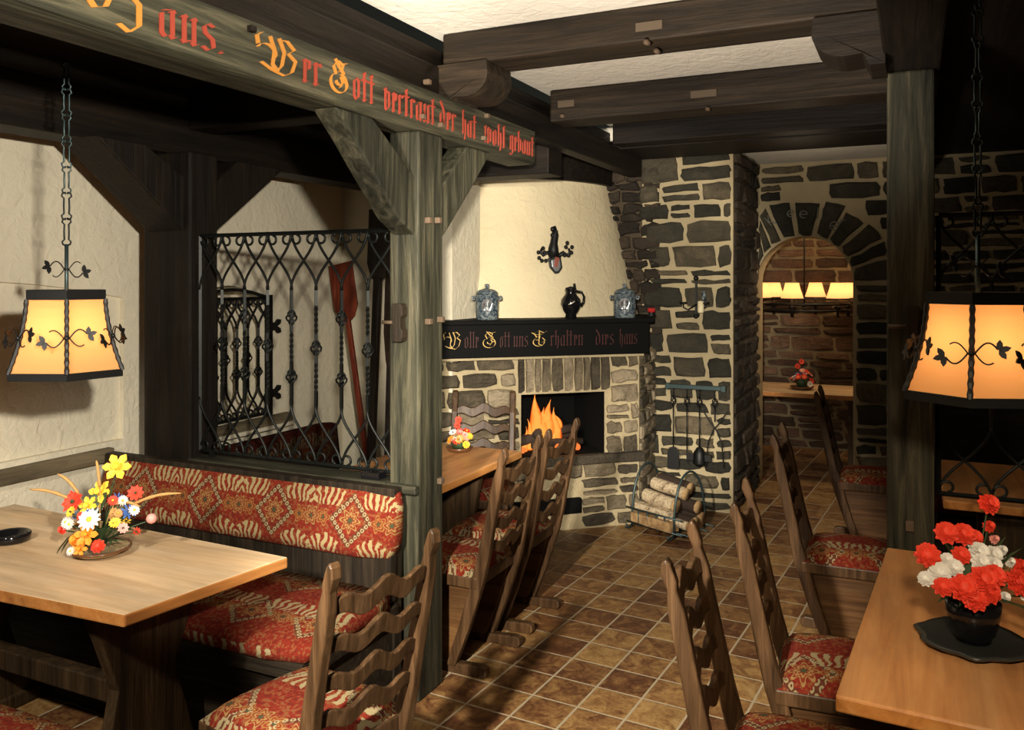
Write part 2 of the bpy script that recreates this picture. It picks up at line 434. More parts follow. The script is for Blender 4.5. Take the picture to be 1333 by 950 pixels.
# ------------------------------------------------------------------ rubble masonry
def rubble(mb, P, W, Hh, rg, holes=None, row=(.06, .17), wid=(.12, .38), gap=.02, dep=.035, mi=1, u0=0, z0=0, rough=.012, skip=0):
    """stones standing proud of a mortar face. P(u, v, d) -> 3D"""
    v = z0 + .008
    while v < Hh - .03:
        h = rg.uniform(*row)
        if v + h > Hh - .05: h = Hh - v - .012
        spans = holes(v + h / 2, h) if holes else [(u0, W)]
        for (a, b) in spans:
            u = a + .006
            while u < b - .03:
                wd = rg.uniform(*wid)
                if u + wd > b - .07: wd = b - u - .006
                parts = [(u, v, wd, h)]
                if h > .12 and rg.random() < .35:
                    k = rg.uniform(.4, .6); parts = [(u, v, wd, h * k), (u, v + h * k, wd, h * (1 - k))]
                for (pu, pv, pw_, ph) in parts:
                    if rg.random() < skip: continue
                    stone_at(mb, P, [(pu, pv), (pu + pw_, pv), (pu + pw_, pv + ph), (pu, pv + ph)], rg, gap, dep, mi, rough)
                u += wd
        v += h
def stone_at(mb, P, quad, rg, gap, dep, mi, rough):
    c = (sum(q[0] for q in quad) / 4, sum(q[1] for q in quad) / 4)
    pts = []
    for i in range(4):
        a, b = quad[i], quad[(i + 1) % 4]
        L = math.hypot(b[0] - a[0], b[1] - a[1]); n = 3 if L > .12 else 2
        for k in range(n):
            t = (k + (.16 if k == 0 else 0)) / n
            x, y = a[0] + (b[0] - a[0]) * t, a[1] + (b[1] - a[1]) * t
            pts.append((x, y))
    out = []
    for (x, y) in pts:
        dx, dy = c[0] - x, c[1] - y; L = math.hypot(dx, dy) + 1e-6
        g = gap * rg.uniform(.35, .95)
        sx = min(1, g / max(abs(dx), 1e-4)) ; sy = min(1, g / max(abs(dy), 1e-4))
        x2 = x + math.copysign(min(g, abs(dx) * .6), dx) + rg.uniform(-1, 1) * rough * .5
        y2 = y + math.copysign(min(g, abs(dy) * .6), dy) + rg.uniform(-1, 1) * rough * .5
        out.append((x2, y2))
    n = len(out); d = dep * rg.uniform(.55, 1.2)
    tilt = (rg.uniform(-.08, .08), rg.uniform(-.12, .12))
    vs = [P(x, y, -.01) for x, y in out]
    vs += [P(c[0] + (x - c[0]) * .97, c[1] + (y - c[1]) * .96, d * .65) for x, y in out]
    vs += [P(c[0] + (x - c[0]) * .80, c[1] + (y - c[1]) * .74, d + (x - c[0]) * tilt[0] + (y - c[1]) * tilt[1] + rg.uniform(-.004, .004)) for x, y in out]
    vs.append(P(c[0], c[1], d * rg.uniform(.95, 1.25)))
    fs = []
    for k in (0, 1):
        for i in range(n): fs.append((k * n + i, k * n + (i + 1) % n, (k + 1) * n + (i + 1) % n, (k + 1) * n + i))
    for i in range(n): fs.append((2 * n + i, 2 * n + (i + 1) % n, 3 * n))
    mb.add(vs, fs, mi, rnd=rg.random())

def wall_with_holes(mb, outer, holes, fn, mi=0):
    """flat wall sheet in 2D (a, b) with holes; fn(a, b) -> 3D"""
    loops = [[Vector((p[0], p[1], 0)) for p in outer]] + [[Vector((p[0], p[1], 0)) for p in h] for h in holes]
    tri = tessellate_polygon(loops); flat = [p for l in loops for p in l]
    mb.add([fn(p.x, p.y) for p in flat], [tuple(t) for t in tri], mi)

# ================================================================== THE SETTING
ZC = 2.85
fl = MB(); fl.box(-4.2, 2.6, -1.6, 9.6, -.06, 0); struct('floor', fl, M['tiles'])
WX, SY, YP, YA = -3.7, 4.95, 6.44, 7.47
XP = -1.223

# plaster ceiling
c = MB(); c.box(-1.96, .02, -.4, 5.75, ZC, ZC + .1); struct('ceiling', c, M['plaster_ceiling'])
c = MB(); c.box(-3.8, -1.96, -.4, 6.7, 2.70, 2.80); struct('ceiling.001', c, M['dark_y'])  # left bay: dark oak stands in for a ceiling lost in shadow
c = MB(); c.box(.02, 2.6, -.4, 7.6, 2.74, 2.86); struct('ceiling.002', c, M['dark_y'])
c = MB(); c.box(-3.8, .02, 5.75, 9.6, 2.745, 2.84); struct('ceiling.003', c, M['plaster_ceiling'])

# left wall with two arched recesses
def niche_loop(y0, y1, z0, zs, rise, n=14):
    L = [(y0, z0), (y1, z0), (y1, zs)]
    for i in range(1, n): t = i / n; L.append((y1 + (y0 - y1) * t, zs + rise * math.sin(PI * t)))
    return L + [(y0, zs)]
niches = [niche_loop(1.55, 3.09, .93, 1.66, .085), niche_loop(3.52, 4.14, .90, 1.62, .10)]
wl = MB(); wall_with_holes(wl, [(-.4, 0), (SY, 0), (SY, 2.8), (-.4, 2.8)], niches, lambda a, b: (WX, a, b))
for ni, L in enumerate(niches):
    dpt = .03 if ni == 0 else .16
    for i in range(len(L)):
        a, b = L[i], L[(i + 1) % len(L)]
        wl.add([(WX, *a), (WX, *b), (WX - dpt, *b), (WX - dpt, *a)], [(0, 1, 2, 3)])
    wl.prism(L, lambda p, d, dd=dpt: (WX - dd - d, p[0], p[1]), 0, .02)
wl.box(WX - .3, WX - .19, -.4, SY, 0, 2.8)
struct('wall_left', wl, M['plaster'])
t = MB(); t.box(WX, WX + .045, -.4, 3.0, .835, .905); struct('trim_1', t, M['trimwood'], .008)
t = MB(); t.box(WX - .1, WX + .055, 3.3, 4.35, .84, .895, 0); t.box(WX, WX + .07, 3.3, 4.35, .815, .84, 1); struct('trim_2', t, [M['trimwood'], M['plaster']], .006)
# side wall behind the grille
ws = MB(); ws.box(WX - .1, -2.80, SY, SY + .4, 0, 2.7); struct('wall_side', ws, M['plaster'])

# rough stone wall behind the hood and the coursed stone pier
rg = random.Random(11)
wb = MB(); wb.box(-3.8, -1.80, YP + .02, YP + .3, 0, 2.85, 0)
rubble(wb, lambda u, v, d: (-2.75 + u, YP + .02 - d, v), .98, 2.8, rg, None, (.06, .13), (.08, .24), .010, .05, 1, 0, 1.2, .03)
struct('wall_back', wb, [M['mortar_dark'], M['stone_dark']])
rg = random.Random(5)
wp = MB(); wp.box(-1.93, XP - .004, YP, YA + .02, 0, 2.75, 0); wp.box(XP - .004, XP, YP + .01, YA, 0, 2.75, 3)  # thin dark slab: shade of the pier's side put into the colour
rubble(wp, lambda u, v, d: (-1.93 + u, YP - d, v), .70, 2.74, rg, lambda v, h: [(rg.uniform(-.07, .05), .705)], (.075, .19), (.15, .36), .020, .032)
rubble(wp, lambda u, v, d: (XP + d, YP + u, v), YA - YP, 2.74, rg, None, (.08, .19), (.15, .36), .018, .03, 2)  # side stones in the darker stone, carrying the same shade
struct('wall_pier', wp, [M['mortar'], M['stone'], M['stone_dark'], M['mortar_dark']])

# arch wall
AX, AR, AZ = -.838, .385, 1.735
X1 = 2.5
wa = MB()
hole = [(AX - AR, .0), (AX + AR, .0)] + [(AX + AR * math.cos(PI * i / 20), AZ + AR * math.sin(PI * i / 20)) for i in range(21)]
outer = [(XP - .05, -.001), (X1, -.001), (X1, 2.75), (XP - .05, 2.75)]
ring = [(XP - .05, 0), (AX - AR, 0), (AX - AR, AZ)] + [(AX - AR * math.cos(PI * i / 20), AZ + AR * math.sin(PI * i / 20)) for i in range(1, 20)] + [(AX + AR, AZ), (AX + AR, 0), (X1, 0), (X1, 2.75), (XP - .05, 2.75)]
wa.prism(ring, lambda p, d: (p[0], YA + d, p[1]), 0, .32, 0)
RO = .36
def arch_spans(v, h):
    L = XP
    if v < AZ - .06: return [(AX + AR + .008, X1)]
    R = AR + RO * .88
    dz = max(0, v - h / 2 - AZ)
    if dz >= R: return [(L + .02, X1)]
    hw = math.sqrt(max(R * R - dz * dz, 0))
    sp = []
    if AX - hw - .02 > L + .06: sp.append((L + .02, AX - hw))
    sp.append((AX + hw + .01, X1)); return sp
rg = random.Random(21)
rubble(wa, lambda u, v, d: (u, YA - d, v), X1, 2.74, rg, arch_spans, (.09, .2), (.16, .42), .018, .03)
# voussoirs
angs = [PI * k for k in (-.0, .10, .165, .25, .34, .43, .545, .64, .72, .80, .89, 1.0)]
for a, b in zip(angs[:-1], angs[1:]):
    q = [(a + .01, AR + .004), (b - .01, AR + .004), (b - .015, AR + RO * rg.uniform(.82, 1.0)), (a + .015, AR + RO * rg.uniform(.82, 1.0))]
    qq = [(AX + r * math.cos(t), AZ + r * math.sin(t)) for t, r in q]
    if min(p[0] for p in qq) < XP - .0: qq = [(max(p[0], XP + .015), p[1]) for p in qq]
    stone_at(wa, lambda u, v, d: (u, YA - d, v), qq, rg, .014, .032, 1, .008)
arch = struct('wall_arch', wa, [M['mortar'], M['stone']])

# back room beyond the arch
rg = random.Random(31)
br = MB(); br.box(-3.0, 2.5, 9.3, 9.4, 0, 2.75, 0)
rubble(br, lambda u, v, d: (-2.1 + u, 9.3 - d, v), 2.6, 2.7, rg, None, (.08, .17), (.18, .5), .016, .03)
struct('wall_rear', br, [M['mortar_mid'], M['stone_red']])
sb = MB(); sb.box(-2.3, -2.2, YA, 9.3, 0, 2.75); sb.box(1.2, 1.3, YA + .32, 9.3, 0, 2.75); struct('wall_rear_side', sb, M['mortar_dark'])
rw = MB(); rw.box(2.5, 2.6, -1.5, YA + .3, 0, 2.8); struct('wall_right', rw, M['plaster'])

# ================================================================== FIREPLACE
DV = Vector((.739, .673, 0)).normalized(); NV = Vector((DV.y, -DV.x, 0))      # along the hearth / out of it
HP = Vector((-2.213, 5.467, 0))
def hp(u, d, z): return HP + DV * u + NV * d + Vector((0, 0, z))
fire = thing('fireplace', 'corner fireplace of rough stone with a burning fire under a black timber mantel', 'fireplace', (HP.x, HP.y, 0))
def fp(mb, name, mats, bevel=0):
    o = mb.build(name, mats, fire, bevel, None); o.location = (-HP.x, -HP.y, 0); return o
uL, uR = -.98, .60           # left and right ends of the stone front
def umap(px, py, d=0):       # pixel on the hearth plane -> (u, z)
    r = ray(px, py); q = HP + NV * d
    k = (q.x * NV.x + q.y * NV.y) / (r.x * NV.x + r.y * NV.y)
    p = Vector((r.x * k, r.y * k, H + r.z * k)); return ((p - HP).dot(DV), p.z)
fu0, _ = umap(680, 520); fu1, _ = umap(789, 520)
_, fz0 = umap(740, 593); _, fz1 = umap(740, 512)
_, lz1 = umap(740, 474)
rg = random.Random(8)
st = MB()
TOP = 1.235
# core blocks around the opening
def blk(u0, u1, d0, d1, z0, z1, mi=0, mb=None):
    (mb or st).add([hp(u, d, z) for z in (z0, z1) for d in (d0, d1) for u in (u0, u1)],
           [(0, 2, 3, 1), (4, 5, 7, 6), (0, 1, 5, 4), (2, 6, 7, 3), (0, 4, 6, 2), (1, 3, 7, 5)], mi)
blk(uL, fu0, -.5, -.03, 0, TOP); blk(fu1, uR, -.5, -.03, 0, TOP); blk(fu0, fu1, -.5, -.03, fz1, TOP); blk(fu0, fu1, -.5, -.03, 0, fz0)
P_ = lambda u, v, d: hp(u, -.03 + d, v)
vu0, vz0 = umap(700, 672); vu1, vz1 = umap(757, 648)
def fspan(v, h):
    a, b = v - h / 2, v + h / 2
    if b > fz1 - .02: return [(uL, fu0 - .03), (fu1 + .03, uR)]
    if a > fz0 - .03: return [(uL, fu0), (fu1, uR)]
    if b > vz0 - .03 and a < vz1 + .03: return [(uL, vu0 - .35), (vu1, uR)]
    return [(uL, uR)]
rubble(st, P_, uR, TOP, rg, fspan, (.08, .16), (.12, .30), .016, .034, 1, uL)
# soldier course over the opening
u = fu0 - .03
while u < fu1 + .02:
    wd = rg.uniform(.05, .10); stone_at(st, P_, [(u, fz1 + .005), (u + wd, fz1 + .005), (u + wd, TOP - .01), (u, TOP - .01)], rg, .008, .03, 1, .006); u += wd
# right return of the chimney breast, turning back to the pier
RB = hp(uR, -.03, 0)
RE = Vector((-1.86, YP, 0)); rv = (Vector((-1.84, YP - .0, 0)) - RB); RL = rv.length; rv.normalize(); rn = Vector((rv.y, -rv.x, 0))
_q = [RB, RB + rv * RL, RB + rv * RL + Vector((-.1, 0, 0)), hp(uR - .06, -.06, 0)]
st.add(_q + [p_ + Vector((0, 0, TOP)) for p_ in _q], [(0, 1, 5, 4), (1, 2, 6, 5), (2, 3, 7, 6), (4, 5, 6, 7), (3, 0, 4, 7)], 0)
rubble(st, lambda u, v, d: RB + rv * u + rn * d + Vector((0, 0, v)), RL, TOP, rg, None, (.08, .16), (.12, .28), .016, .03, 1)
fp(st, 'stone_surround', [M['mortar'], M['stone_warm']])
# hearth sill and front platform
hs = MB(); blk(uL, uR + .02, -.06, .035, fz0 - .065, fz0, 0, hs); fp(hs, 'hearth_sill', M['stone_warm'], .01)
# firebox
fb = MB(); D1 = -.62
blk(fu0, fu1, D1 - .02, D1, fz0, fz1 + .3, 0, fb); blk(fu0 - .02, fu0 + .004, D1, -.032, fz0, fz1, 0, fb); blk(fu1 - .004, fu1 + .02, D1, -.032, fz0, fz1, 0, fb); blk(fu0, fu1, D1, -.032, fz1 - .004, fz1 + .02, 0, fb)
blk(fu0, fu1, D1, -.05, fz0 - .02, fz0 + .004, 0, fb); fp(fb, 'firebox', M['black'])
vn = MB(); blk(vu0 - .35, vu1, -.04, .012, vz0, vz1, 0, vn); fp(vn, 'black_panel', M['black'], .004)  # plain black slab filling the gap in the stone front
# plaster hood
HC = Vector((-3.3, 6.5, 0))
def hr(z): return 1.33 + (z - 1.48) / (2.53 - 1.48) * (1.075 - 1.33) if z < 2.53 else 1.075
hd = MB(); zs = [1.44, 1.48, 1.7, 1.95, 2.2, 2.4, 2.53, 2.85]; N = 40
vs = []
for z in zs:
    for i in range(N + 1):
        a = -PI * .56 + i / N * PI * .58; vs.append(HC + Vector((math.cos(a), math.sin(a), 0)) * hr(z) + Vector((0, 0, z)))
hd.add(vs, [(k * (N + 1) + i, k * (N + 1) + i + 1, (k + 1) * (N + 1) + i + 1, (k + 1) * (N + 1) + i) for k in range(len(zs) - 1) for i in range(N)], 0, smooth=True)
fp(hd, 'chimney_hood', M['plaster_hood'])
hb = MB(); vs = []
for (dr, z) in ((0.0, 2.50), (.05, 2.50), (.05, 2.86), (0.0, 2.86)):
    for i in range(N + 1):
        a = -PI * .56 + i / N * PI * .58; vs.append(HC + Vector((math.cos(a), math.sin(a), 0)) * (1.085 + dr) + Vector((0, 0, z)))
hb.add(vs, [(k * (N + 1) + i, k * (N + 1) + i + 1, ((k + 1) % 4) * (N + 1) + i + 1, ((k + 1) % 4) * (N + 1) + i) for k in range(4) for i in range(N)], 0)
fp(hb, 'timber_collar', M['dark_x'])
# mantel
MZ0, MZ1 = 1.235, 1.485
mF = .10
mu_r = umap(845, 440, mF)[0]
A0, B0 = hp(-1.0, mF, 0), hp(mu_r, mF, 0)
mpoly = [A0, B0, Vector((-1.80, 6.20, 0)), Vector((-1.90, YP, 0)), Vector((-2.6, YP, 0)), Vector((-3.2, 5.9, 0)), Vector((-2.95, SY - .05, 0))]
mt = MB(); mt.prism([(p.x, p.y) for p in mpoly], lambda p, d: (p[0], p[1], d), MZ0, MZ1 - .03)
big = [A0 + NV * .02, B0 + NV * .02 + DV * .03, Vector((-1.76, 6.20, 0)), Vector((-1.86, YP, 0)), Vector((-2.6, YP, 0)), Vector((-3.2, 5.9, 0)), Vector((-2.97, SY - .05, 0))]
mt.prism([(p.x, p.y) for p in big], lambda p, d: (p[0], p[1], d), MZ1 - .03, MZ1)
mantel = fp(mt, 'mantel', M['black_oak'], .006)
mo = MB(); mo.prism([(p.x, p.y) for p in [hp(-1.0, mF - .04, 0), hp(mu_r - .02, mF - .04, 0), hp(mu_r - .02, -.1, 0), hp(-1.0, -.1, 0)]], lambda p, d: (p[0], p[1], d), 1.215, 1.237)
fp(mo, 'mortar_bed', M['mortar'])

# ---- fire: logs, embers, flames, andirons
def on_u(u, d, z): return hp(u, d, z)
fc = (fu0 + fu1) / 2
fl_root = thing('log_fire', 'burning log fire with tall orange flames in the stone fireplace', 'fire', hp(fc - .12, -.28, fz0 + .004))
def fpart(mb, name, mat, par=None):
    L = fl_root.location; o = mb.build(name, mat, fl_root); o.location = -L; return o
rg = random.Random(3)
for (u0, d0, z0, u1, d1, z1, r) in ((fu0 + .03, -.2, .07, fc + .13, -.22, .15, .035), (fu0 + .05, -.32, .05, fc + .16, -.3, .10, .045), (fc - .17, -.14, .13, fc + .04, -.38, .19, .03), (fu0 + .12, -.16, .05, fc + .2, -.18, .06, .03)):
    b = MB(); pts = [hp(u0 + (u1 - u0) * t, d0 + (d1 - d0) * t, fz0 + z0 + (z1 - z0) * t + .004) + Vector((rg.uniform(-1, 1), 0, rg.uniform(-1, 1))) * .006 for t in (0, .25, .5, .75, 1)]
    b.tube(pts, [r, r * 1.1, r, r * .95, r * .9], 9); fpart(b, 'burning_log', M['bark_dark'])
b = MB()
for i in range(26): b.ball(hp(rg.uniform(fu0 + .03, fc + .2), rg.uniform(-.4, -.12), fz0 + rg.uniform(.012, .05)), rg.uniform(.010, .024), 0, 5)
o = fpart(b, 'embers', M['ember']); o['kind'] = 'stuff'
def flame_at(px, py0, py1, wpx, lean, d=-.22):
    u, z1 = umap(px, py1, d); _, z0 = umap(px, py0, d); wd = wpx * 5.9 / 1100
    b = MB(); n = 12; pts, rr = [], []
    for i in range(n + 1):
        t = i / n; pts.append(hp(u + lean * t * t + math.sin(t * 5 + px) * .014 * t, d, z0 + (z1 - z0) * t))
        rr.append(max(wd * .5 * (math.sin(PI * min(1, t * .8 + .22)) ** .9) * (1 - t) ** .45, .0015))
    b.tube(pts, rr, 12); fpart(b, 'flame', M['flame'])
for a in ((690, 585, 545, 18, -.01), (698, 570, 512, 24, .0), (712, 572, 520, 26, .02), (724, 575, 530, 20, -.02), (706, 580, 530, 34, .0), (683, 590, 555, 12, .01), (728, 562, 538, 12, -.03), (718, 580, 540, 22, .01)): flame_at(*a)
point('fire_glow', hp(fc - .1, -.2, fz0 + .2), 3, (1.0, .35, .08), .08)

# ================================================================== TIMBER FRAME
XB = -1.846
tb = thing('painted_beam', 'weathered oak beam painted with red and gold old German lettering', 'beam', (XB - .07, 2.4, 2.38))
def lp(mb, root, name, mats, bevel=0):     # world-space mesh under a thing
    o = mb.build(name, mats, root, bevel); o.matrix_parent_inverse = Matrix.Identity(4)
    T = Matrix.Rotation(-root.rotation_euler.z, 4, 'Z') @ Matrix.Translation(-root.location)
    o.data.transform(T); return o
b = MB()
ys = [-.4 + i * .25 for i in range(19)]; ys[-1] = 4.165
random.seed(4)
# chamfered lower edge: face plane, chamfer, underside
prof = [(XB, 2.55), (XB, 2.388), (XB - .02, 2.375), (XB - .16, 2.375), (XB - .16, 2.55)]
for i, y in enumerate(ys):
    for k, (x, z) in enumerate(prof):
        jx = noise.noise(Vector((y * 2, k, 0))) * .003; jz = noise.noise(Vector((y * 2, k, 5))) * .004
        b.v.append(Vector((x + jx, y, z + jz)))
n = len(prof)
for i in range(len(ys) - 1):
    for k in range(n): b.f.append([i * n + k, i * n + (k + 1) % n, (i + 1) * n + (k + 1) % n, (i + 1) * n + k]); b.m.append(0); b.r.append(.5); b.sm.append(False)
b.f += [list(range(n)), [len(ys) * n - 1 - k for k in range(n)]]; b.m += [0, 0]; b.r += [.5, .5]; b.sm += [False, False]
tbeam = lp(b, tb, 'beam', M['oak_y'])
for (px, py) in ((548, 152), (572, 163), (628, 180), (555, 107), (325, 38), (632, 151)):
    p = onX(px, py, XB); q = MB(); q.box(XB - .01, XB + .02, p.y - .012, p.y + .012, p.z - .01, p.z + .01); lp(q, tb, 'peg', M['peg'] if py > 100 else M['dark_y'], .003)

# lettering drawn with a broad nib
def stem(x, h=1.0, foot=True):
    s_ = [[(x - .07, h - .12), (x + .02, h), (x + .09, h - .1)], [(x + .03, h - .04), (x + .03, .08)]]
    if foot: s_.append([(x - .03, .12), (x + .05, 0), (x + .15, .1)])
    return s_
GL = {
 'i': (stem(.1), .32), 'e': (stem(.1) + [[(.1, .95), (.33, .95), (.33, .62), (.12, .5)]], .5), 'r': (stem(.1) + [[(.15, .85), (.3, 1.0), (.4, .88)]], .5),
 'u': (stem(.1) + stem(.42) + [[(.12, .06), (.4, .16)]], .68), 'n': (stem(.1) + stem(.42) + [[(.12, .84), (.4, .96)]], .68),
 'm': (stem(.1) + stem(.4) + stem(.7) + [[(.12, .84), (.38, .96)], [(.42, .84), (.68, .96)]], .96),
 'o': ([[(.12, .9), (.12, .12), (.26, -.02), (.42, .12), (.42, .88), (.28, 1.02), (.12, .9)]], .62), 'a': (stem(.4) + [[(.12, .9), (.38, 1.0)], [(.1, .8), (.1, .12), (.2, 0), (.38, .14)]], .66),
 'v': (stem(.1, 1.1, False) + [[(.12, .95), (.4, .9), (.42, .2), (.22, -.02), (.1, .1)]], .62), 'w': (stem(.1, 1.1) + stem(.4, 1.05) + [[(.42, .95), (.7, .9), (.72, .2), (.5, 0)]], .92),
 't': (stem(.16, 1.42) + [[(-.06, 1.02), (.40, 1.02)]], .5), 'l': (stem(.1, 1.5), .34), 'h': (stem(.1, 1.5, False) + [[(.14, .9), (.38, .95), (.42, .3), (.3, -.25)]], .62),
 'd': ([[(.05, 1.5), (.3, 1.15), (.42, .85), (.42, .15), (.22, 0), (.08, .12), (.08, .8), (.3, 1.0)]], .62), 'b': (stem(.1, 1.5) + [[(.12, .92), (.4, .9), (.42, .15), (.2, .0)]], .62),
 'g': (stem(.1, .95) + [[(.12, .95), (.42, .95)], [(.42, 1.0), (.42, -.2), (.2, -.38), (.02, -.28)]], .64),
 's': ([[(.42, .92), (.25, 1.0), (.1, .85), (.14, .62), (.38, .45), (.42, .15), (.22, 0), (.04, .1)]], .56), '.': ([[(.08, .1), (.12, .14)], [(.06, .06), (.16, .06)]], .3)}
def curl(cx, cy, r, a0, a1, n=10, k=1.0): return [(cx + r * (1 - (1 - k) * i / n) * math.cos(a0 + (a1 - a0) * i / n), cy + r * (1 - (1 - k) * i / n) * math.sin(a0 + (a1 - a0) * i / n)) for i in range(n + 1)]
CAPS = {
 'G': ([curl(.5, .42, .46, 2.2, 2.2 + 5.4, 18)] + [curl(.5, .5, .24, 1.2, -3.2, 12, .6)] + [[(.35, .8), (.2, 1.15), (.45, 1.45), (.75, 1.3), (.65, 1.02), (.45, .95)], [(.5, 1.3), (.95, 1.45)], [(.3, 1.5), (.5, 1.2), (.8, .9)], [(.55, .2), (.75, .55), (.95, .5)]], 1.15),
 'W': ([curl(.32, .72, .34, -1.2, 2.9, 12), [(.0, .95), (-.05, 1.3), (.15, 1.5)], [(.45, 1.45), (.62, .9), (.55, .25), (.75, .0)], [(.8, 1.5), (1.0, .95), (.9, .3), (.7, .0), (.45, .1)], [(.75, 1.4), (1.1, 1.5), (1.4, 1.2), (1.15, .95), (1.45, .7), (1.3, .15), (1.0, -.1)], [(.1, .2), (.5, .0), (1.0, -.1), (1.35, .2)]], 1.65),
 'H': ([curl(.45, 1.0, .35, .4, 3.6, 10), [(.3, 1.45), (.5, .9), (.35, .3), (.1, .15)], [(.1, .15), (.0, .35), (.2, .5)], [(.45, .85), (.9, 1.1), (1.15, .8), (1.15, .0), (.9, -.35), (.65, -.15)], [(.85, 1.4), (1.1, 1.2)]], 1.4),
 'E': ([curl(.5, .4, .4, 2.0, 6.4, 14), [(.3, .85), (.6, .95), (.5, .6), (.3, .6)], [(.35, .85), (.15, 1.25), (.5, 1.5), (.85, 1.3)], [(.0, 1.3), (.3, 1.1), (.7, 1.15), (1.1, 1.45)], [(.55, 1.4), (.5, .2), (.75, .05)], [(.75, .8), (.95, .55), (.7, .35)]], 1.15)}
def glyphs(mb, text, u0, u1, z0, xh, P, nib=.085, pen=.6):
    """write text between u0 and u1 on a surface P(u, z, d)"""
    tot = 0; seq = []
    for ch in text:
        g = CAPS.get(ch) or GL.get(ch); seq.append((g[0], tot)); tot += g[1]
    sx = (u1 - u0) / tot; nx, ny = nib * math.cos(pen), nib * math.sin(pen)
    for strokes, off in seq:
        for s_ in strokes:
            for (a, b_) in zip(s_[:-1], s_[1:]):
                kk = len(mb.f) % 83 * .00002
                q = [(a[0] - nx, a[1] - ny), (a[0] + nx, a[1] + ny), (b_[0] + nx, b_[1] + ny), (b_[0] - nx, b_[1] - ny)]
                vv = [P(u0 + (off + x) * sx, z0 + y * xh, 0) for x, y in q] + [P(u0 + (off + x) * sx, z0 + y * xh, .0022 + kk) for x, y in q]
                mb.add(vv, [(0, 1, 2, 3), (4, 7, 6, 5), (0, 4, 5, 1), (1, 5, 6, 2), (2, 6, 7, 3), (3, 7, 4, 0)])
PB = lambda u, z, d: (XB + .001 + d, u, z)
for name, mat, words in (('gold_initial', 'gold_paint', (('H', 1.44, 1.62, 2.42, .07), ('W', 2.035, 2.235, 2.42, .072), ('G', 2.394, 2.51, 2.42, .075))),
                         ('red_lettering', 'red_paint', (('aus.', 1.65, 1.90, 2.415, .078), ('er', 2.245, 2.356, 2.415, .078), ('ott', 2.525, 2.672, 2.415, .075), ('vertraut', 2.726, 3.12, 2.412, .075), ('der', 3.152, 3.30, 2.412, .075), ('hat', 3.35, 3.495, 2.41, .075), ('wohl', 3.57, 3.80, 2.41, .072), ('gebaut', 3.848, 4.155, 2.415, .072)))):
    for wd in words:
        g = MB(); glyphs(g, *wd, PB); o = lp(g, tb, name, M[mat]); o.parent = tbeam
PM = lambda u, z, d: hp(u, mF + .0015 + d, z)
mu = lambda px: umap(px, 440, mF)[0]
for name, mat, words in (('gold_initial', 'gold_light', (('W', 578, 602), ('G', 628, 648), ('E', 692, 713))), ('red_lettering', 'red_faint', (('olle', 604, 624), ('ott', 650, 665), ('uns', 668, 688), ('rhalten', 716, 760), ('dies', 775, 800), ('haus', 806, 830)))):
    for wd in words:
        g = MB(); glyphs(g, wd[0], mu(wd[1]), mu(wd[2]), 1.305, .07, PM, .035 if 'gold' in name else .06)
        o = g.build(name, M[mat], mantel)

def beam(name, label, x0, x1, y0, y1, z0, z1, mat, bev=.008):
    b_ = MB(); b_.box(x0, x1, y0, y1, z0, z1); return solo(name, b_, M[mat], label, 'beam', None, bev)
beam('timber_beam', 'dark plank beam lying on top of the painted lettered beam', XB - .16, XB - .06, -.4, 6.35, 2.552, 2.70, 'dark_y')
beam('timber_beam', 'dark beam along the left plaster wall above the left post', -3.46, -3.26, -.4, 4.93, 2.37, 2.60, 'dark_y')
beam('timber_beam', 'dark cross beam over the leaning baker peels', -3.26, -2.0, 4.72, 4.94, 2.40, 2.66, 'dark_x')
beam('timber_beam', 'black beam running overhead above the right post', -.10, .09, -.4, 7.4, 2.55, 2.74, 'dark_y')
beam('timber_joist', 'dark joist low across the ceiling of the left seating bay', -3.26, -2.01, 3.1, 3.26, 2.5, 2.69, 'dark_x')
def cross(label, y0, y1, z0, mat, patches):
    r = thing('ceiling_beam', label, 'beam', (-.95, (y0 + y1) / 2, z0)); q = MB(); q.box(-1.90, -.02, y0, y1, z0, ZC - .002); lp(q, r, 'beam', M[mat], .01)
    for (px, py, w_, h_) in patches:
        p = onY(px, py, y0); q = MB(); q.box(p.x - w_, p.x + w_, y0 - .008, y0 + .01, p.z - h_, p.z + h_); lp(q, r, 'mortise_patch', M['patch'], .003)
    return r
cb1 = cross('nearest thick brown cross beam between the carved corbels', 3.27, 3.50, 2.705, 'mid_x', [(845, 34, .055, .018)])
cb2 = cross('second dark cross beam in front of the fireplace hood', 4.5, 4.72, 2.665, 'mid_x', [(737, 135, .05, .02), (916, 122, .07, .02)])
cb3 = cross('deep dark cross beam nearest the stone pier', 5.62, 5.80, 2.70, 'dark_x', [])
q = MB(); q.box(-1.96, -.02, 5.80, 6.38, 2.69, 2.86); solo('timber_beam', q, M['dark_x'], 'wide black boarding between last cross beam and stone pier', 'beam', None, .005)
for (px, py, Y, r) in ((843, 57, 3.28, cb1), (856, 68, 3.4, cb1), (733, 152, 4.5, cb2), (745, 158, 4.6, cb2), (922, 143, 4.5, cb2), (635, 95, 3.3, cb1)):
    p = onY(px, py, Y); q = MB(); q.tube([(p.x, p.y - .03, p.z), (p.x + .005, p.y + .02, p.z + .005)], .011, 6); lp(q, r, 'peg', M['peg'])
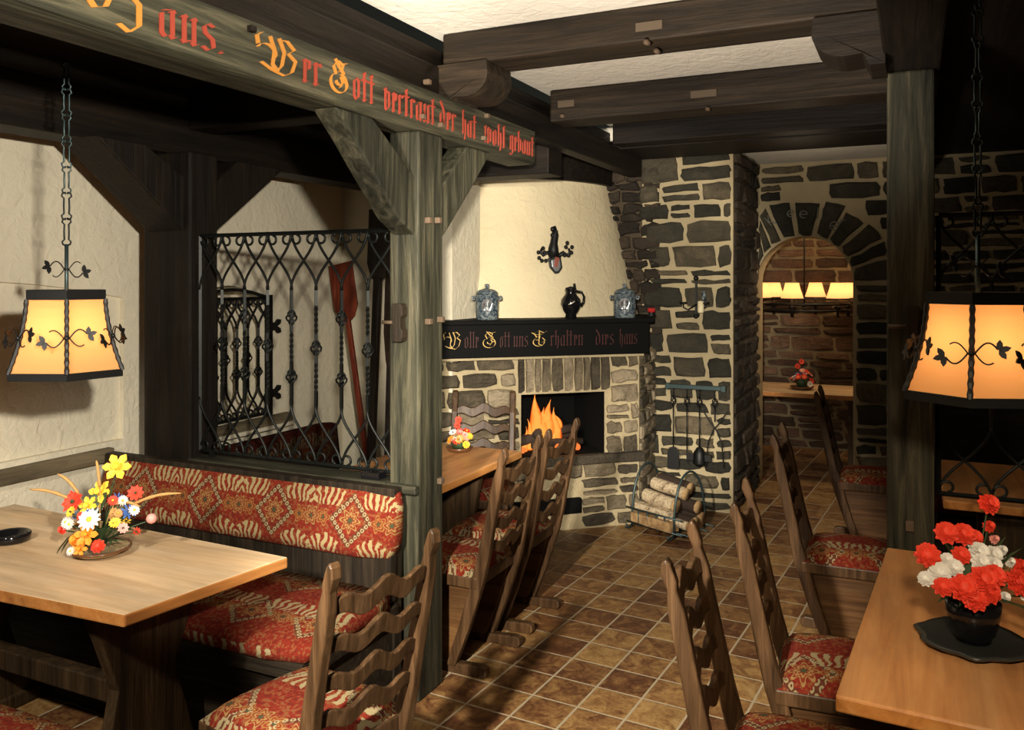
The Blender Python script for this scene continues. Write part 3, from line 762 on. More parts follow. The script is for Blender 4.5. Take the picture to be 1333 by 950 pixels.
# corbels
def corbel(label, x0, sgn, y0, y1, z0, mat):
    Lr, hh = .31 * 1, .15
    pts = [(0, 0), (.06, 0), (.06, -.005), (.10, .0)]
    pts = [(0, -.04), (.055, -.04), (.075, 0.005)]
    for i in range(9): a = -PI / 2 + PI / 2 * i / 8 * 1.15; pts.append((.14 + .10 * math.cos(a) * 1.1, .10 + .10 * math.sin(a)))
    pts += [(.245, hh), (0, hh)]
    q_ = MB(); q_.prism(pts, lambda p, d: (x0 + sgn * p[0], d, z0 + p[1]), y0, y1)
    return solo('corbel', q_, M[mat], label, 'corbel', None, .006)
corbel('rounded carved corbel on the painted beam under the nearest cross beam', XB - .07, 1, 3.25, 3.50, 2.555, 'mid_x')
corbel('dark scroll-cut corbel on the right beam, in silhouette', -.09, -1, 3.25, 3.50, 2.555, 'dark_x')

# posts
def post(label, x0, x1, y0, y1, zt, mat, bm, braces, pegs, foot=None):
    r = thing('timber_post', label, 'post', ((x0 + x1) / 2, (y0 + y1) / 2, 0))
    q = MB(); q.box(x0, x1, y0, y1, 0, zt); lp(q, r, 'post', M[mat], .01)
    for (pts, a, b_) in braces:
        q = MB(); q.prism(pts, lambda p, d: (d, p[0], p[1]), a, b_); lp(q, r, 'brace', M[bm], .008)
    for p in pegs:
        q = MB(); q.box(*p); lp(q, r, 'peg', M['peg'], .003)
    return r
cx0, cx1, cy0, cy1 = -1.995, -1.85, 2.99, 3.19
zt = 2.373
post('weathered grey oak post in the centre with curved braces', cx0, cx1, cy0, cy1, zt, 'oak_z', 'oak_z',
     [([(cy0 + .02, 1.93), (cy0 + .02, 2.17), (cy0 - .30, zt), (cy0 - .53, zt), (cy0 - .42, 2.28), (cy0 - .12, 2.0)], cx0 + .02, cx1 - .02),
      ([(cy1 - .02, 1.90), (cy1 - .02, 2.12), (cy1 + .26, zt), (cy1 + .50, zt), (cy1 + .28, 2.16), (cy1 + .08, 1.98)], cx0 + .02, cx1 - .02)],
     [(cx1 - .01, cx1 + .022, cy0 + .05, cy0 + .075, 1.99, 2.015), (cx1 - .01, cx1 + .022, cy0 + .13, cy0 + .155, 1.995, 2.02), (cx1 - .01, cx1 + .025, cy0 + .05, cy0 + .075, 1.565, 1.59), (cx1 - .01, cx1 + .025, cy0 + .15, cy0 + .175, 1.57, 1.595), (cx1 - .01, cx1 + .02, cy0 + .15, cy0 + .18, .875, .90)])
lx0, lx1 = -3.43, -3.12
post('dark stained oak post before the left wall with two straight braces', lx0, lx1, 2.98, 3.16, 2.37, 'dark_z', 'dark_z',
     [([(2.99, 1.98), (2.99, 2.24), (2.75, 2.372), (2.50, 2.372)], -3.40, -3.16), ([(3.15, 1.95), (3.15, 2.2), (3.36, 2.372), (3.72, 2.372)], -3.36, -3.18)], [])
ry0, ry1 = 3.55, 3.75
post('dark square oak post on the right, behind the near table', -.095, .070, ry0, ry1, 2.55, 'oak_z', 'dark_z', [], [(-.03, .0, ry0 - .02, ry0 + .01, .80, .84)])
q = MB(); q.prism([(.98, 2.02), (1.22, 2.372), (.98, 2.372), (.55, 2.372), (.55, 1.85)], lambda p, d: (d, p[0], p[1]), XB - .14, XB - .02)
solo('timber_brace', q, M['mid_z'], 'brown brace under the painted beam at the upper left corner', 'brace', None, .008)
# wooden cleats on the two posts
def cleat(label, loc):
    r = thing('wooden_cleat', label, 'cleat', loc, 0, 'wooden cleats on the posts')
    q = MB(); q.prism([(-.022, -.08), (.02, -.08), (.028, -.06), (.028, -.03), (.018, -.02), (.018, .02), (.028, .03), (.028, .06), (.02, .08), (-.022, .08)], lambda p, d: (p[0], d, p[1]), -.045, 0); q_ = q.build('block', M['mid_z'], r, .004)
    q = MB(); q.tube([(-.022, -.02, .0), (-.085, -.02, .0)], .008, 8); q.build('dowel', M['peg'], r)
    return r
cleat('notched wooden cleat on the centre post beside the iron grille', (-1.93, cy0 - .001, 1.575))
cleat('notched wooden cleat on the right post next to the amber lamp', (-.005, ry0 - .001, 1.575))

# ================================================================== IRON GRILLES
def knot(mb, c, T=None, r=.024, h=.036):
    for k in range(4):
        pts = [(c[0] + math.sin(t * PI) * r * math.cos(k * PI / 2 + t * PI * 1.2 + .6), c[1] + math.sin(t * PI) * r * math.sin(k * PI / 2 + t * PI * 1.2 + .6), c[2] - h + 2 * h * t) for t in [i / 8 for i in range(9)]]
        mb.tube(pts, .0045, 5, 0, T)
def grille(root, Lx, z0, z1, n, T, r=.0075, x0=0.0, knots=True, mat='iron', scroll=.026):
    """panel of n bars in the local xz plane; lattice ogees at top and bottom"""
    def part(mb, name): return mb.build(name, M[mat], root)
    q = MB()
    for a, b_ in (((x0, 0, z0), (x0 + Lx, 0, z0)), ((x0 + Lx, 0, z0), (x0 + Lx, 0, z1)), ((x0 + Lx, 0, z1), (x0, 0, z1)), ((x0, 0, z1), (x0, 0, z0))):
        q.tube([a, b_], r * 1.25, 4, 0, T, smooth=False)
    part(q, 'frame')
    sp = Lx / n; hh = (z1 - z0); cz = .25 * hh
    for i in range(n + 1):
        x = x0 + sp * i; edge = i in (0, n)
        if not edge:
            q = MB(); za, zb = z0 + cz, z1 - cz
            pts = []; N = 60
            for k in range(N + 1): pts.append((x, 0, za + (zb - za) * k / N))
            # twist only in the middle portions
            vs, fs = [], []; ang = .785
            for k, p in enumerate(pts):
                t = k / N
                tw = (.12 < t < .38) or (.62 < t < .88) if i % 2 else (.38 < t < .64)
                if tw: ang += .55
                for j in range(4): a = ang + j * PI / 2; vs.append((p[0] + r * 1.2 * math.cos(a), r * 1.2 * math.sin(a), p[2]))
            fs = [(k * 4 + j, k * 4 + (j + 1) % 4, (k + 1) * 4 + (j + 1) % 4, (k + 1) * 4 + j) for k in range(N) for j in range(4)]
            q.add(vs, fs, 0, T)
            if knots:
                for t in ((.5,) if i % 2 else (.24, .76)): knot(q, (x, 0, za + (zb - za) * t), T)
            part(q, 'bar')
        # ogee curves to both neighbours
        for (zt_, zb_) in ((z1, z1 - cz), (z0, z0 + cz)):
            q = MB()
            for sd in (-1, 1):
                if (i == 0 and sd < 0) or (i == n and sd > 0): continue
                pts = []
                for k in range(13):
                    t = k / 12; xx = x + sd * sp * (.5 - .5 * math.cos(PI * t)); pts.append((xx, (.004 if sd > 0 else -.004), zt_ + (zb_ - zt_) * t))
                q.tube(pts, r * .8, 6, 0, T)
            part(q, 'lattice_curve')
        for (zz, dz) in ((z1, -1), (z0, 1)):
            q = MB()
            for sd in (-1, 1):
                if (i == 0 and sd < 0) or (i == n and sd > 0): continue
                c0 = (x + sd * (scroll + .004), zz + dz * scroll)
                q.tube([(c0[0] - sd * scroll * math.cos(a) * (1 - .35 * a / 4.6), 0, c0[1] + dz * (-scroll) * math.sin(a) * (1 - .35 * a / 4.6) * -1) for a in [i_ * 4.6 / 10 for i_ in range(11)]], r * .75, 6, 0, T)
            part(q, 'scroll')
g1 = thing('iron_grille', 'black wrought iron screen with twisted bars between left and centre posts', 'grille', (-3.115, 3.04, .93), 0)
grille(g1, 1.115, .0, 1.035, 8, None)
for x in (.08, 1.0):
    q = MB(); q.box(x - .011, x + .011, -.011, .011, -.045, 0); q.build('foot', M['iron_black'], g1)
g2 = thing('iron_grille', 'smaller black iron grille over the arched recess in the left wall', 'grille', (WX + .035, 3.50, .90), PI / 2)
grille(g2, .64, .02, .74, 7, None, .008, 0, True, 'iron_black', .02)
q = MB(); q.tube([(0.0 + .64 * i / 12, 0, .74 + .055 * math.sin(PI * i / 12)) for i in range(13)], .011, 6); q.build('arched_rail', M['iron_black'], g2)
q = MB(); q.box(.62, .665, -.012, .012, .0, .76); q.box(.12, .20, -.012, .012, .0, .76); q.build('stile', M['iron_black'], g2)
for z in (.14, .56):
    q = MB(); q.prism([(.655, -.03), (.70, -.02), (.725, -.045), (.75, -.04), (.745, -.015), (.715, 0), (.745, .015), (.75, .04), (.725, .045), (.70, .02), (.655, .03)], lambda p, d: (p[0], d, z + p[1]), -.008, .008); q.build('fleur_hinge', M['iron_black'], g2)
g3 = thing('iron_grille', 'dark wrought iron screen behind the right lamp, beside the right post', 'grille', (.085, 3.65, .93), 0)
grille(g3, 1.25, .0, 1.07, 7, None)

# ================================================================== LEFT BENCH
bn = thing('corner_bench', 'upholstered bench with red patterned back under the iron grille', 'bench', (-2.7, 2.6, 0))
BX0, BX1 = -3.60, -1.90
q = MB(); q.box(-3.118, -1.997, 2.958, 3.10, .865, .905); q.box(-1.997, -1.845, 2.958, 2.988, .865, .905); lp(q, bn, 'top_rail', M['oak_x'], .008)
def padded(mb, x0, x1, prof, nx=20, mi=0, amp=.006):
    """cushion: side profile in (y, z) swept along x with rounded ends"""
    vs = []; n_ = len(prof); cy_ = sum(p[0] for p in prof) / n_; cz_ = sum(p[1] for p in prof) / n_
    for i in range(nx + 1):
        t = i / nx; x = x0 + (x1 - x0) * t; e = min(i, nx - i); k = {0: .55, 1: .9}.get(e, 1.0)
        if e == 1: x = x0 + (x1 - x0) * (0.012 if i == 1 else .988)
        for (y, z) in prof: vs.append((x, cy_ + (y - cy_) * k, cz_ + (z - cz_) * k))
    fs = [(i * n_ + j, i * n_ + (j + 1) % n_, (i + 1) * n_ + (j + 1) % n_, (i + 1) * n_ + j) for i in range(nx) for j in range(n_)]
    fs += [tuple(range(n_)), tuple(nx * n_ + n_ - 1 - j for j in range(n_))]
    mb.add(vs, fs, mi, smooth=True)
q = MB(); padded(q, BX0, -1.885, [(2.955, .892), (2.93, .895), (2.905, .885), (2.885, .85), (2.855, .75), (2.835, .66), (2.845, .62), (2.88, .612), (2.93, .63), (2.955, .75)]); lp(q, bn, 'back_cushion', M['fab_back'])
q = MB(); q.box(BX0, -1.91, 2.90, 2.955, .0, .9); q.box(BX0, -1.90, 2.86, 2.90, .45, .64); lp(q, bn, 'back_panel', M['mid_z'], .004)
q = MB(); padded(q, BX0, -1.865, [(2.86, .47), (2.86, .50), (2.70, .515), (2.45, .512), (2.32, .50), (2.275, .47), (2.28, .435), (2.4, .43), (2.86, .43)]); lp(q, bn, 'seat_cushion', M['fab_seat'])
q = MB(); q.box(BX0, -1.89, 2.30, 2.90, .37, .435); lp(q, bn, 'seat_frame', M['mid_x'], .004)
q = MB(); q.box(BX0, -1.93, 2.38, 2.41, 0, .37); q.box(-1.95, -1.92, 2.33, 2.90, 0, .37); lp(q, bn, 'base_board', M['mid_x'])

b2 = thing('wall_bench', 'dark patterned bench along the left wall behind the iron grille', 'bench', (-3.4, 3.9, 0))
q = MB()
T = Matrix.Translation((-3.52, 0, 0)) @ Matrix.Rotation(PI / 2, 4, 'Z')
vs0 = len(q.v); padded(q, 3.30, 4.56, [(.0, .50), (.0, .80), (-.03, .825), (-.08, .82), (-.12, .5)])
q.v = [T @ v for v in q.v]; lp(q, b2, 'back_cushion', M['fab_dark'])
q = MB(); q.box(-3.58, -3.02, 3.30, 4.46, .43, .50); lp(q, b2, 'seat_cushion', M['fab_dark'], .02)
q = MB(); q.box(-3.56, -3.06, 3.30, 4.44, 0, .43); lp(q, b2, 'base_board', M['dark_y'])
# near bench whose cushion shows at the lower left corner
b3 = thing('near_bench', 'dark patterned bench seat in the lower left corner, in front of the left table', 'bench', (-2.9, 1.45, 0))
q = MB(); padded(q, -3.6, -1.98, [(1.18, .44), (1.18, .48), (1.3, .50), (1.55, .50), (1.63, .48), (1.64, .45), (1.6, .43), (1.2, .43)]); lp(q, b3, 'seat_cushion', M['fab_seat'])
q = MB(); q.box(-3.6, -2.02, 1.20, 1.6, 0, .43); lp(q, b3, 'base_board', M['mid_x'])
# things on the bench rail
q = MB(); q.box(-2.13, -2.04, 2.975, 3.04, .906, .935); solo('black_box', q, M['glass_dark'], 'small black box on the bench rail by the centre post', 'box', None, .004)

# ================================================================== TABLES
def tabletop(root, pts, z, th, mat, bevel=.006):
    q_ = MB(); q_.prism(pts, lambda p, d: (p[0], p[1], d), z - th, z)
    for i in range(len(q_.f) - len(pts), len(q_.f)): q_.m[i] = 1
    return lp(q_, root, 'tabletop', [M[mat], M['lipping']], bevel)
lt = thing('table', 'pale wooden table with the daffodil bouquet on the left', 'table', (-2.85, 2.1, 0))
tabletop(lt, [(-2.134, 1.785), (-2.044, 2.411), (-3.64, 2.46), (-3.66, 1.70)], .75, .04, 'tabletop')
for x in (-2.42, -3.35):
    q = MB(); q.prism([(1.92, .05), (2.32, .05), (2.28, .2), (2.22, .38), (2.30, .55), (2.34, .70), (1.86, .70), (1.92, .55), (1.98, .38), (1.94, .2)], lambda p, d: (d, p[0], p[1]), x - .025, x + .025); lp(q, lt, 'trestle_panel', M['tableleg'], .006)
    q = MB(); q.box(x - .04, x + .04, 1.84, 2.36, 0, .06); lp(q, lt, 'foot', M['tableleg'], .01)
q = MB(); q.box(-3.35, -2.42, 2.09, 2.15, .25, .33); lp(q, lt, 'stretcher', M['tableleg'], .006)
ft = thing('table', 'wooden table beside the fireplace with the small mixed bouquet', 'table', (-2.45, 3.95, 0))
tabletop(ft, [(-2.075, 3.42), (-2.075, 4.50), (-2.74, 4.50), (-2.74, 3.42)], .75, .04, 'tabletop_y')
for y in (3.62, 4.25):
    q = MB(); q.prism([(-2.6, .05), (-2.2, .05), (-2.28, .3), (-2.2, .70), (-2.62, .70), (-2.54, .3)], lambda p, d: (p[0], d, p[1]), y - .025, y + .025); lp(q, ft, 'trestle_panel', M['tableleg'], .006)
    q = MB(); q.box(-2.68, -2.14, y - .04, y + .04, 0, .06); lp(q, ft, 'foot', M['tableleg'], .01)
rt = thing('table', 'orange-toned wooden table in the lower right corner', 'table', (.25, 2.8, 0))
tabletop(rt, [(-.172, 2.174), (-.091, 3.468), (.62, 3.44), (.62, 2.13)], .75, .04, 'tabletop_y')
for y in (2.4, 3.2):
    q = MB(); q.prism([(.02, .05), (.48, .05), (.40, .3), (.46, .70), (.04, .70), (.10, .3)], lambda p, d: (p[0], d, p[1]), y - .025, y + .025); lp(q, rt, 'trestle_panel', M['tableleg'], .006)
    q = MB(); q.box(-.02, .54, y - .04, y + .04, 0, .06); lp(q, rt, 'foot', M['tableleg'], .01)
r2 = thing('table', 'dim wooden table seen through the right iron screen', 'table', (.5, 4.7, 0))
tabletop(r2, [(.12, 4.32), (.12, 5.3), (.95, 5.3), (.95, 4.32)], .75, .04, 'tabletop_y')
for y in (4.5, 5.1):
    q = MB(); q.box(.3, .75, y - .025, y + .025, 0, .71); lp(q, r2, 'trestle_panel', M['tableleg'], .006)
bt = thing('table', 'pale table seen through the stone arch with flowers on it', 'table', (-.9, 8.3, 0))
tabletop(bt, [(-1.75, 7.86), (-.25, 7.86), (-.25, 8.62), (-1.75, 8.62)], .75, .04, 'tabletop')
for x in (-1.5, -.5):
    q = MB(); q.box(x - .025, x + .025, 8.0, 8.5, 0, .71); lp(q, bt, 'trestle_panel', M['tableleg'])

# ================================================================== CHAIRS (front faces +x)
def chair(label, loc, rz):
    r = thing('ladder_back_chair', label, 'chair', loc, rz, 'ladder-back chairs')
    W2 = .19
    # post centre line in (x, z), back is -x
    cl = [(-.10, .035), (-.17, .22), (-.235, .43), (-.265, .55), (-.30, .72), (-.335, .89), (-.345, .945), (-.357, .985), (-.362, 1.02)]
    wd = [.045, .055, .062, .055, .048, .046, .030, .040, .032]
    def px(z):
        for (a, b_) in zip(cl[:-1], cl[1:]):
            if a[1] <= z <= b_[1]: t = (z - a[1]) / (b_[1] - a[1]); return a[0] + (b_[0] - a[0]) * t
        return cl[-1][0]
    for sy in (-1, 1):
        q_ = MB(); L_ = [(x - w_ / 2, z) for (x, z), w_ in zip(cl, wd)]; R_ = [(x + w_ / 2, z) for (x, z), w_ in zip(cl, wd)]
        L_[-1] = (L_[-1][0] + .004, 1.012); R_[-1] = (R_[-1][0] - .004, 1.012)
        # notch faces the front near the top
        R_[6] = (cl[6][0] + .012, .945); R_[7] = (cl[7][0] + .024, .965)
        q_.prism(L_ + [(cl[-1][0], 1.028)] + R_[::-1], lambda p, d: (p[0], d, p[1]), sy * W2 - .019, sy * W2 + .019); q_.build('back_post', M['chair'], r, .008, None, 3)
    for zc, hh in ((.885, .030), (.775, .027), (.665, .027), (.56, .027)):
        q_ = MB(); n_ = 22; vs = []
        for i in range(n_ + 1):
            t = i / n_; y = -W2 + 2 * W2 * t; s_ = abs(2 * t - 1)
            wave = .014 * math.cos(s_ * PI * 2.6) + .016 * (1 - s_)
            up = zc + hh * (1 - .45 * s_ ** 3) + wave; lo = zc - hh * (1 - .45 * s_ ** 3) + wave * .9
            bow = -.022 * (1 - s_ * s_)
            for (z, dx) in ((lo, -.009), (lo, .009), (up, .009), (up, -.009)): vs.append((px(zc) + (z - zc) * -.18 + bow + dx, y, z))
        fs = [(i * 4 + j, i * 4 + (j + 1) % 4, (i + 1) * 4 + (j + 1) % 4, (i + 1) * 4 + j) for i in range(n_) for j in range(4)] + [(0, 1, 2, 3), tuple(n_ * 4 + k for k in (3, 2, 1, 0))]
        q_.add(vs, fs); q_.build('slat', M['chair'], r, .004)
    q_ = MB(); q_.box(-.235, .215, -.215, .215, .395, .445); q_.build('seat_frame', M['chair'], r, .006)
    q_ = MB(); n_ = 14; vs, fs = [], []
    for i in range(n_ + 1):
        for j in range(n_ + 1):
            a, b_ = 2 * i / n_ - 1, 2 * j / n_ - 1
            z = .445 + .058 * (max(0, (1 - a ** 6)) * max(0, (1 - b_ ** 6))) ** .5 * (1 - .12 * (a * a + b_ * b_))
            vs.append((-.01 + .218 * a, .213 * b_, z))
    fs = [(i * (n_ + 1) + j, (i + 1) * (n_ + 1) + j, (i + 1) * (n_ + 1) + j + 1, i * (n_ + 1) + j + 1) for i in range(n_) for j in range(n_)]
    q_.add(vs, fs, 0, smooth=True); q_.build('cushion', M['fab_seat'], r)
    for sy in (-1, 1):
        q_ = MB(); q_.prism([(-.09, .04), (-.155, .2), (-.215, .40), (.185, .40), (.185, .33), (.165, .305), (.12, .30), (.10, .275), (.125, .25), (.15, .235), (.145, .15), (.165, .04)], lambda p, d: (p[0], d, p[1]), sy * .165 - .012, sy * .165 + .012); q_.build('side_panel', M['chair_panel'], r, .003)
        q_ = MB(); q_.prism([(-.26, .0), (-.275, .018), (-.27, .045), (-.245, .055), (-.10, .045), (.18, .045), (.235, .04), (.245, .02), (.235, 0)], lambda p, d: (p[0], d, p[1]), sy * .175 - .022, sy * .175 + .022); q_.build('runner', M['chair'], r, .006)
    q_ = MB(); q_.box(-.02, .02, -.16, .16, .12, .19); q_.build('stretcher', M['chair_panel'], r, .004)
    return r
ch = chair('large ladder-back chair in front at the end of the left table', (-1.665, 2.03, 0), PI - math.radians(12))
for (x, y, rz, lb) in ((-1.965, 3.485, PI, 'ladder-back chair at fireplace table directly behind the centre post'),
                       (-1.975, 4.0, PI, 'ladder-back chair at fireplace table in front of the black panel'),
                       (-2.44, 4.62, -PI / 2 + .35, 'ladder-back chair at the head of the fireplace table, before the stonework'),
                       (-.235, 2.385, .06, 'nearest ladder-back chair beside the orange-toned right table'),
                       (-.185, 3.03, .08, 'ladder-back chair with lit red seat near the right post'),
                       (-.245, 4.34, .03, 'tall ladder-back chair standing just left of the right post'),
                       (-.225, 6.07, .03, 'ladder-back chair with bluish posts in front of the stone arch')):
    dup(ch, (x, y, 0), rz, lb)
# bench at the dim right table
b4 = thing('settle', 'dark settle beyond the right iron screen', 'bench', (.6, 5.8, 0))
q = MB(); q.box(.1, 1.5, 5.75, 5.85, .0, 1.02); lp(q, b4, 'back_panel', M['dark_x'], .006)
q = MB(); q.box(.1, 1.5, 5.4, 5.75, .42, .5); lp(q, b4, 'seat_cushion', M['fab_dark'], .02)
q = MB(); q.box(.12, 1.48, 5.45, 5.75, 0, .42); lp(q, b4, 'base_board', M['dark_x'])

# ================================================================== PENDANT LAMPS
def leafspray(mb, c, s, T, flip=1):
    """S scroll with two clusters of three leaves, in the local xz plane at y = c[1]"""
    for sg in (-1, 1):
        mb.tube([(c[0] + sg * s * (.12 + .75 * t), c[1], c[2] + sg * flip * s * .42 * math.sin(t * 2.7)) for t in [i / 8 for i in range(9)]], s * .035, 5, 0, T)
        mb.tube([(c[0] + sg * s * (.12 + .62 * t), c[1], c[2] - sg * flip * s * .40 * math.sin(t * 2.2)) for t in [i / 8 for i in range(9)]], s * .03, 5, 0, T)
        cx_, cz_ = c[0] + sg * s * .92, c[2] + sg * flip * s * .16
        for k in range(3):
            a = (0 if sg > 0 else PI) + (k - 1) * 1.25 + .3
            T2 = (T if T else Matrix.Identity(4)) @ Matrix.Translation((cx_, c[1], cz_)) @ Matrix.Rotation(-a, 4, 'Y')
            mb.prism([(.0, -.03 * s), (.12 * s, -.11 * s), (.26 * s, -.10 * s), (.40 * s, .0), (.26 * s, .10 * s), (.12 * s, .11 * s), (.0, .03 * s)], lambda p, d: (p[0], d, p[1]), -s * .03, s * .03, 0, T2)
    mb.ball((c[0], c[1], c[2]), s * .12, 0, 6, T)
def lamp(label, loc, rz, chain_top):
    r = thing('pendant_lamp', label, 'lamp', loc, rz, 'pendant lamps over the tables')
    R0, R1, Hs = .20, .137, .255
    zb = .02
    def rad(t): return R0 + (R1 - R0) * (1 - (1 - t) ** 1.7)
    N6 = 6
    q_ = MB(); lv = 8; vs = []
    for k in range(lv + 1):
        t = k / lv; z = zb + Hs * t
        for j in range(N6 * 4):
            a = 2 * PI * j / (N6 * 4); m_ = ((j % 4) / 4) * 2 * PI / N6 - PI / N6
            rr = rad(t) * math.cos(PI / N6) / math.cos(m_) * .985
            vs.append((rr * math.cos(a), rr * math.sin(a), z))
    n_ = N6 * 4
    q_.add(vs, [(k * n_ + j, k * n_ + (j + 1) % n_, (k + 1) * n_ + (j + 1) % n_, (k + 1) * n_ + j) for k in range(lv) for j in range(n_)])
    q_.build('shade', M['shade'], r)
    for (z0_, z1_, rr, nm) in ((-.002, .024, R0 * 1.03, 'bottom_ring'), (zb + Hs - .002, zb + Hs + .032, R1 * 1.05, 'top_ring')):
        q_ = MB(); vs = []
        for (ro, z) in ((rr, z0_), (rr, z1_), (rr - .010, z1_), (rr - .010, z0_)):
            for j in range(6): a = 2 * PI * j / 6; vs.append((ro * math.cos(a), ro * math.sin(a), z))
        q_.add(vs, [(k * 6 + j, k * 6 + (j + 1) % 6, ((k + 1) % 4) * 6 + (j + 1) % 6, ((k + 1) % 4) * 6 + j) for k in range(4) for j in range(6)])
        q_.build(nm, M['iron_black'], r)
    for j in range(6):
        a = 2 * PI * j / 6; q_ = MB(); pts = []
        for k in range(19): t = k / 18; rr = rad(t) + .005; pts.append((rr * math.cos(a), rr * math.sin(a), zb + Hs * t))
        q_.tube(pts, [.0085 if k % 2 else .0062 for k in range(19)], 6, 0, None, True, smooth=False); q_.build('rib', M['iron_black'], r)
        q_ = MB(); t = .48; rr = rad(t) + .012
        T_ = Matrix.Rotation(a, 4, 'Z') @ Matrix.Translation((rr, 0, zb + Hs * t)) @ Matrix.Rotation(-.25, 4, 'Y') @ Matrix.Rotation(PI / 2, 4, 'Z')
        leafspray(q_, (0, 0, 0), .072, T_, 1 if j % 2 else 1); q_.build('leaf_scroll', M['iron_black'], r)
    zt_ = zb + Hs + .03
    q_ = MB()
    for j in range(3): a = PI * j / 3; q_.tube([(-R1 * math.cos(a), -R1 * math.sin(a), zt_ - .01), (R1 * math.cos(a), R1 * math.sin(a), zt_ - .01)], .004, 5)
    q_.build('spider', M['iron_black'], r)
    q_ = MB(); q_.tube([(0, 0, zt_ - .08), (0, 0, zt_ + .165)], .0065, 8); q_.build('rod', M['iron_blue'], r)
    q_ = MB(); T_ = Matrix.Translation((0, 0, zt_ + .075)) @ Matrix.Rotation(-rz + YAW, 4, 'Z'); leafspray(q_, (0, 0, 0), .068, T_, -1); q_.build('top_scroll', M['iron_black'], r)
    q_ = MB(); q_.ball((0, 0, zb + .12), .028, 0, 8); q_.build('bulb', M['bulb'], r)
    z = zt_ + .16; k = 0
    while z < chain_top - .02:
        q_ = MB(); Lk = .098; aa = -rz + YAW + (0 if k % 2 == 0 else .55); T_ = Matrix.Translation((0, 0, z)) @ Matrix.Rotation(aa, 4, 'Z')
        for sd in (-1, 1):
            pts = [(sd * .002, 0, 0), (sd * .013, 0, .004), (sd * .016, 0, .014), (sd * .008, 0, .022), (sd * .009, 0, Lk / 2), (sd * .008, 0, Lk - .022), (sd * .016, 0, Lk - .014), (sd * .013, 0, Lk - .004), (sd * .002, 0, Lk)]
            q_.tube(pts, .0032, 5, 0, T_)
        q_.build('chain_link', M['iron_blue'] if k > 1 else M['iron'], r); z += Lk - .005; k += 1
    l = point('pendant_bulb_light', (loc[0], loc[1], loc[2] + zb + .13), 3.3, (1.0, .70, .38), .035)
    return r
lamp('amber six-sided lamp with iron leaves hanging over the left table', (-2.745, 2.05, 1.41), YAW - math.radians(62), 2.37 - 1.41 + .1)
lamp('amber six-sided lamp with iron leaves hanging over the right table', (.165, 2.77, 1.41), YAW - math.radians(64), 2.62 - 1.41)

# ================================================================== FLOWERS
def frame(d):
    d = Vector(d).normalized(); return d.to_track_quat('Z', 'Y').to_matrix().to_4x4()
def petals(mb, c, d, n, L, wd, mi=0, cup=.3, off=0, r0=.004):
    T_ = Matrix.Translation(c) @ frame(d)
    for k in range(n):
        a = 2 * PI * k / n + off; R_ = Matrix.Rotation(a, 4, 'Z')
        vs = []
        for (t, w_) in ((0, .25), (.35, .8), (.7, 1), (1, .15)):
            x = r0 + L * t; z = cup * L * t * (1.2 - .5 * t)
            vs += [(x, -wd * w_ / 2, z + .1 * wd), (x, 0, z), (x, wd * w_ / 2, z + .1 * wd)]
        fs = [(i * 3 + j, i * 3 + j + 1, (i + 1) * 3 + j + 1, (i + 1) * 3 + j) for i in range(3) for j in range(2)]
        mb.add(vs, fs, mi, T_ @ R_)
def flower(root, kind, c, d, s, col_):
    mb = MB(); c = Vector(c); d = Vector(d).normalized(); mats = [M[col_], M['yellow'], M['green']]
    if kind == 'daffodil':
        petals(mb, c, d, 6, s, s * .62, 0, .15); T_ = Matrix.Translation(c) @ frame(d)
        mb.lathe([(s * .12, 0), (s * .2, s * .2), (s * .24, s * .45), (s * .33, s * .55), (s * .2, s * .4), (.001, s * .1)], (0, 0, 0), 12, 0, T_)
    elif kind == 'daisy':
        petals(mb, c, d, 13, s, s * .35, 0, .12); petals(mb, c + d * .003, d, 13, s * .8, s * .3, 0, .3, .2); mb.ball(c + d * .004, s * .28, 1, 6)
    elif kind == 'carnation':
        rg_ = random.Random(int(c.x * 999) + int(c.z * 777))
        for lay in range(6):
            n_ = 9; cup = -.15 + lay * .32
            petals(mb, c + d * (.002 * lay), d, n_, s * (1 - .10 * lay), s * .62, 0, cup, rg_.random() * 3, .002)
        for k in range(26):
            a, b_ = rg_.uniform(0, 2 * PI), rg_.uniform(0, 1.35)
            v = frame(d) @ Vector((math.sin(b_) * math.cos(a), math.sin(b_) * math.sin(a), math.cos(b_) * .6))
            petals(mb, c + v * s * .72, v + Vector((rg_.uniform(-.4, .4), rg_.uniform(-.4, .4), rg_.uniform(-.4, .4))), 3, s * .3, s * .4, 0, .5, rg_.random() * 3, .001)
        mb.ball(c + d * s * .15, s * .62, 0, 7, None, .2)
    elif kind == 'tulip':
        T_ = Matrix.Translation(c) @ frame(d); mb.lathe([(.002, 0), (s * .42, s * .25), (s * .5, s * .6), (s * .36, s * 1.05), (s * .1, s * 1.2)], (0, 0, 0), 12, 0, T_)
    elif kind == 'poppy':
        petals(mb, c, d, 9, s, s * .5, 0, .2); petals(mb, c, d, 9, s * .75, s * .45, 0, .45, .3); mb.ball(c + d * .006, s * .2, 2, 5)
    elif kind == 'cornflower':
        petals(mb, c, d, 9, s, s * .3, 0, .7); petals(mb, c, d, 7, s * .6, s * .3, 0, 1.2, .3)
    return lp(mb, root, 'flower_head', mats)
def stem_to(root, a, b, r=.0025, mat='green', name='stem'):
    q_ = MB(); a, b = Vector(a), Vector(b); m_ = (a + b) / 2 + Vector((0, 0, .01)); q_.tube([a, m_, b], r, 5); return lp(q_, root, name, M[mat])
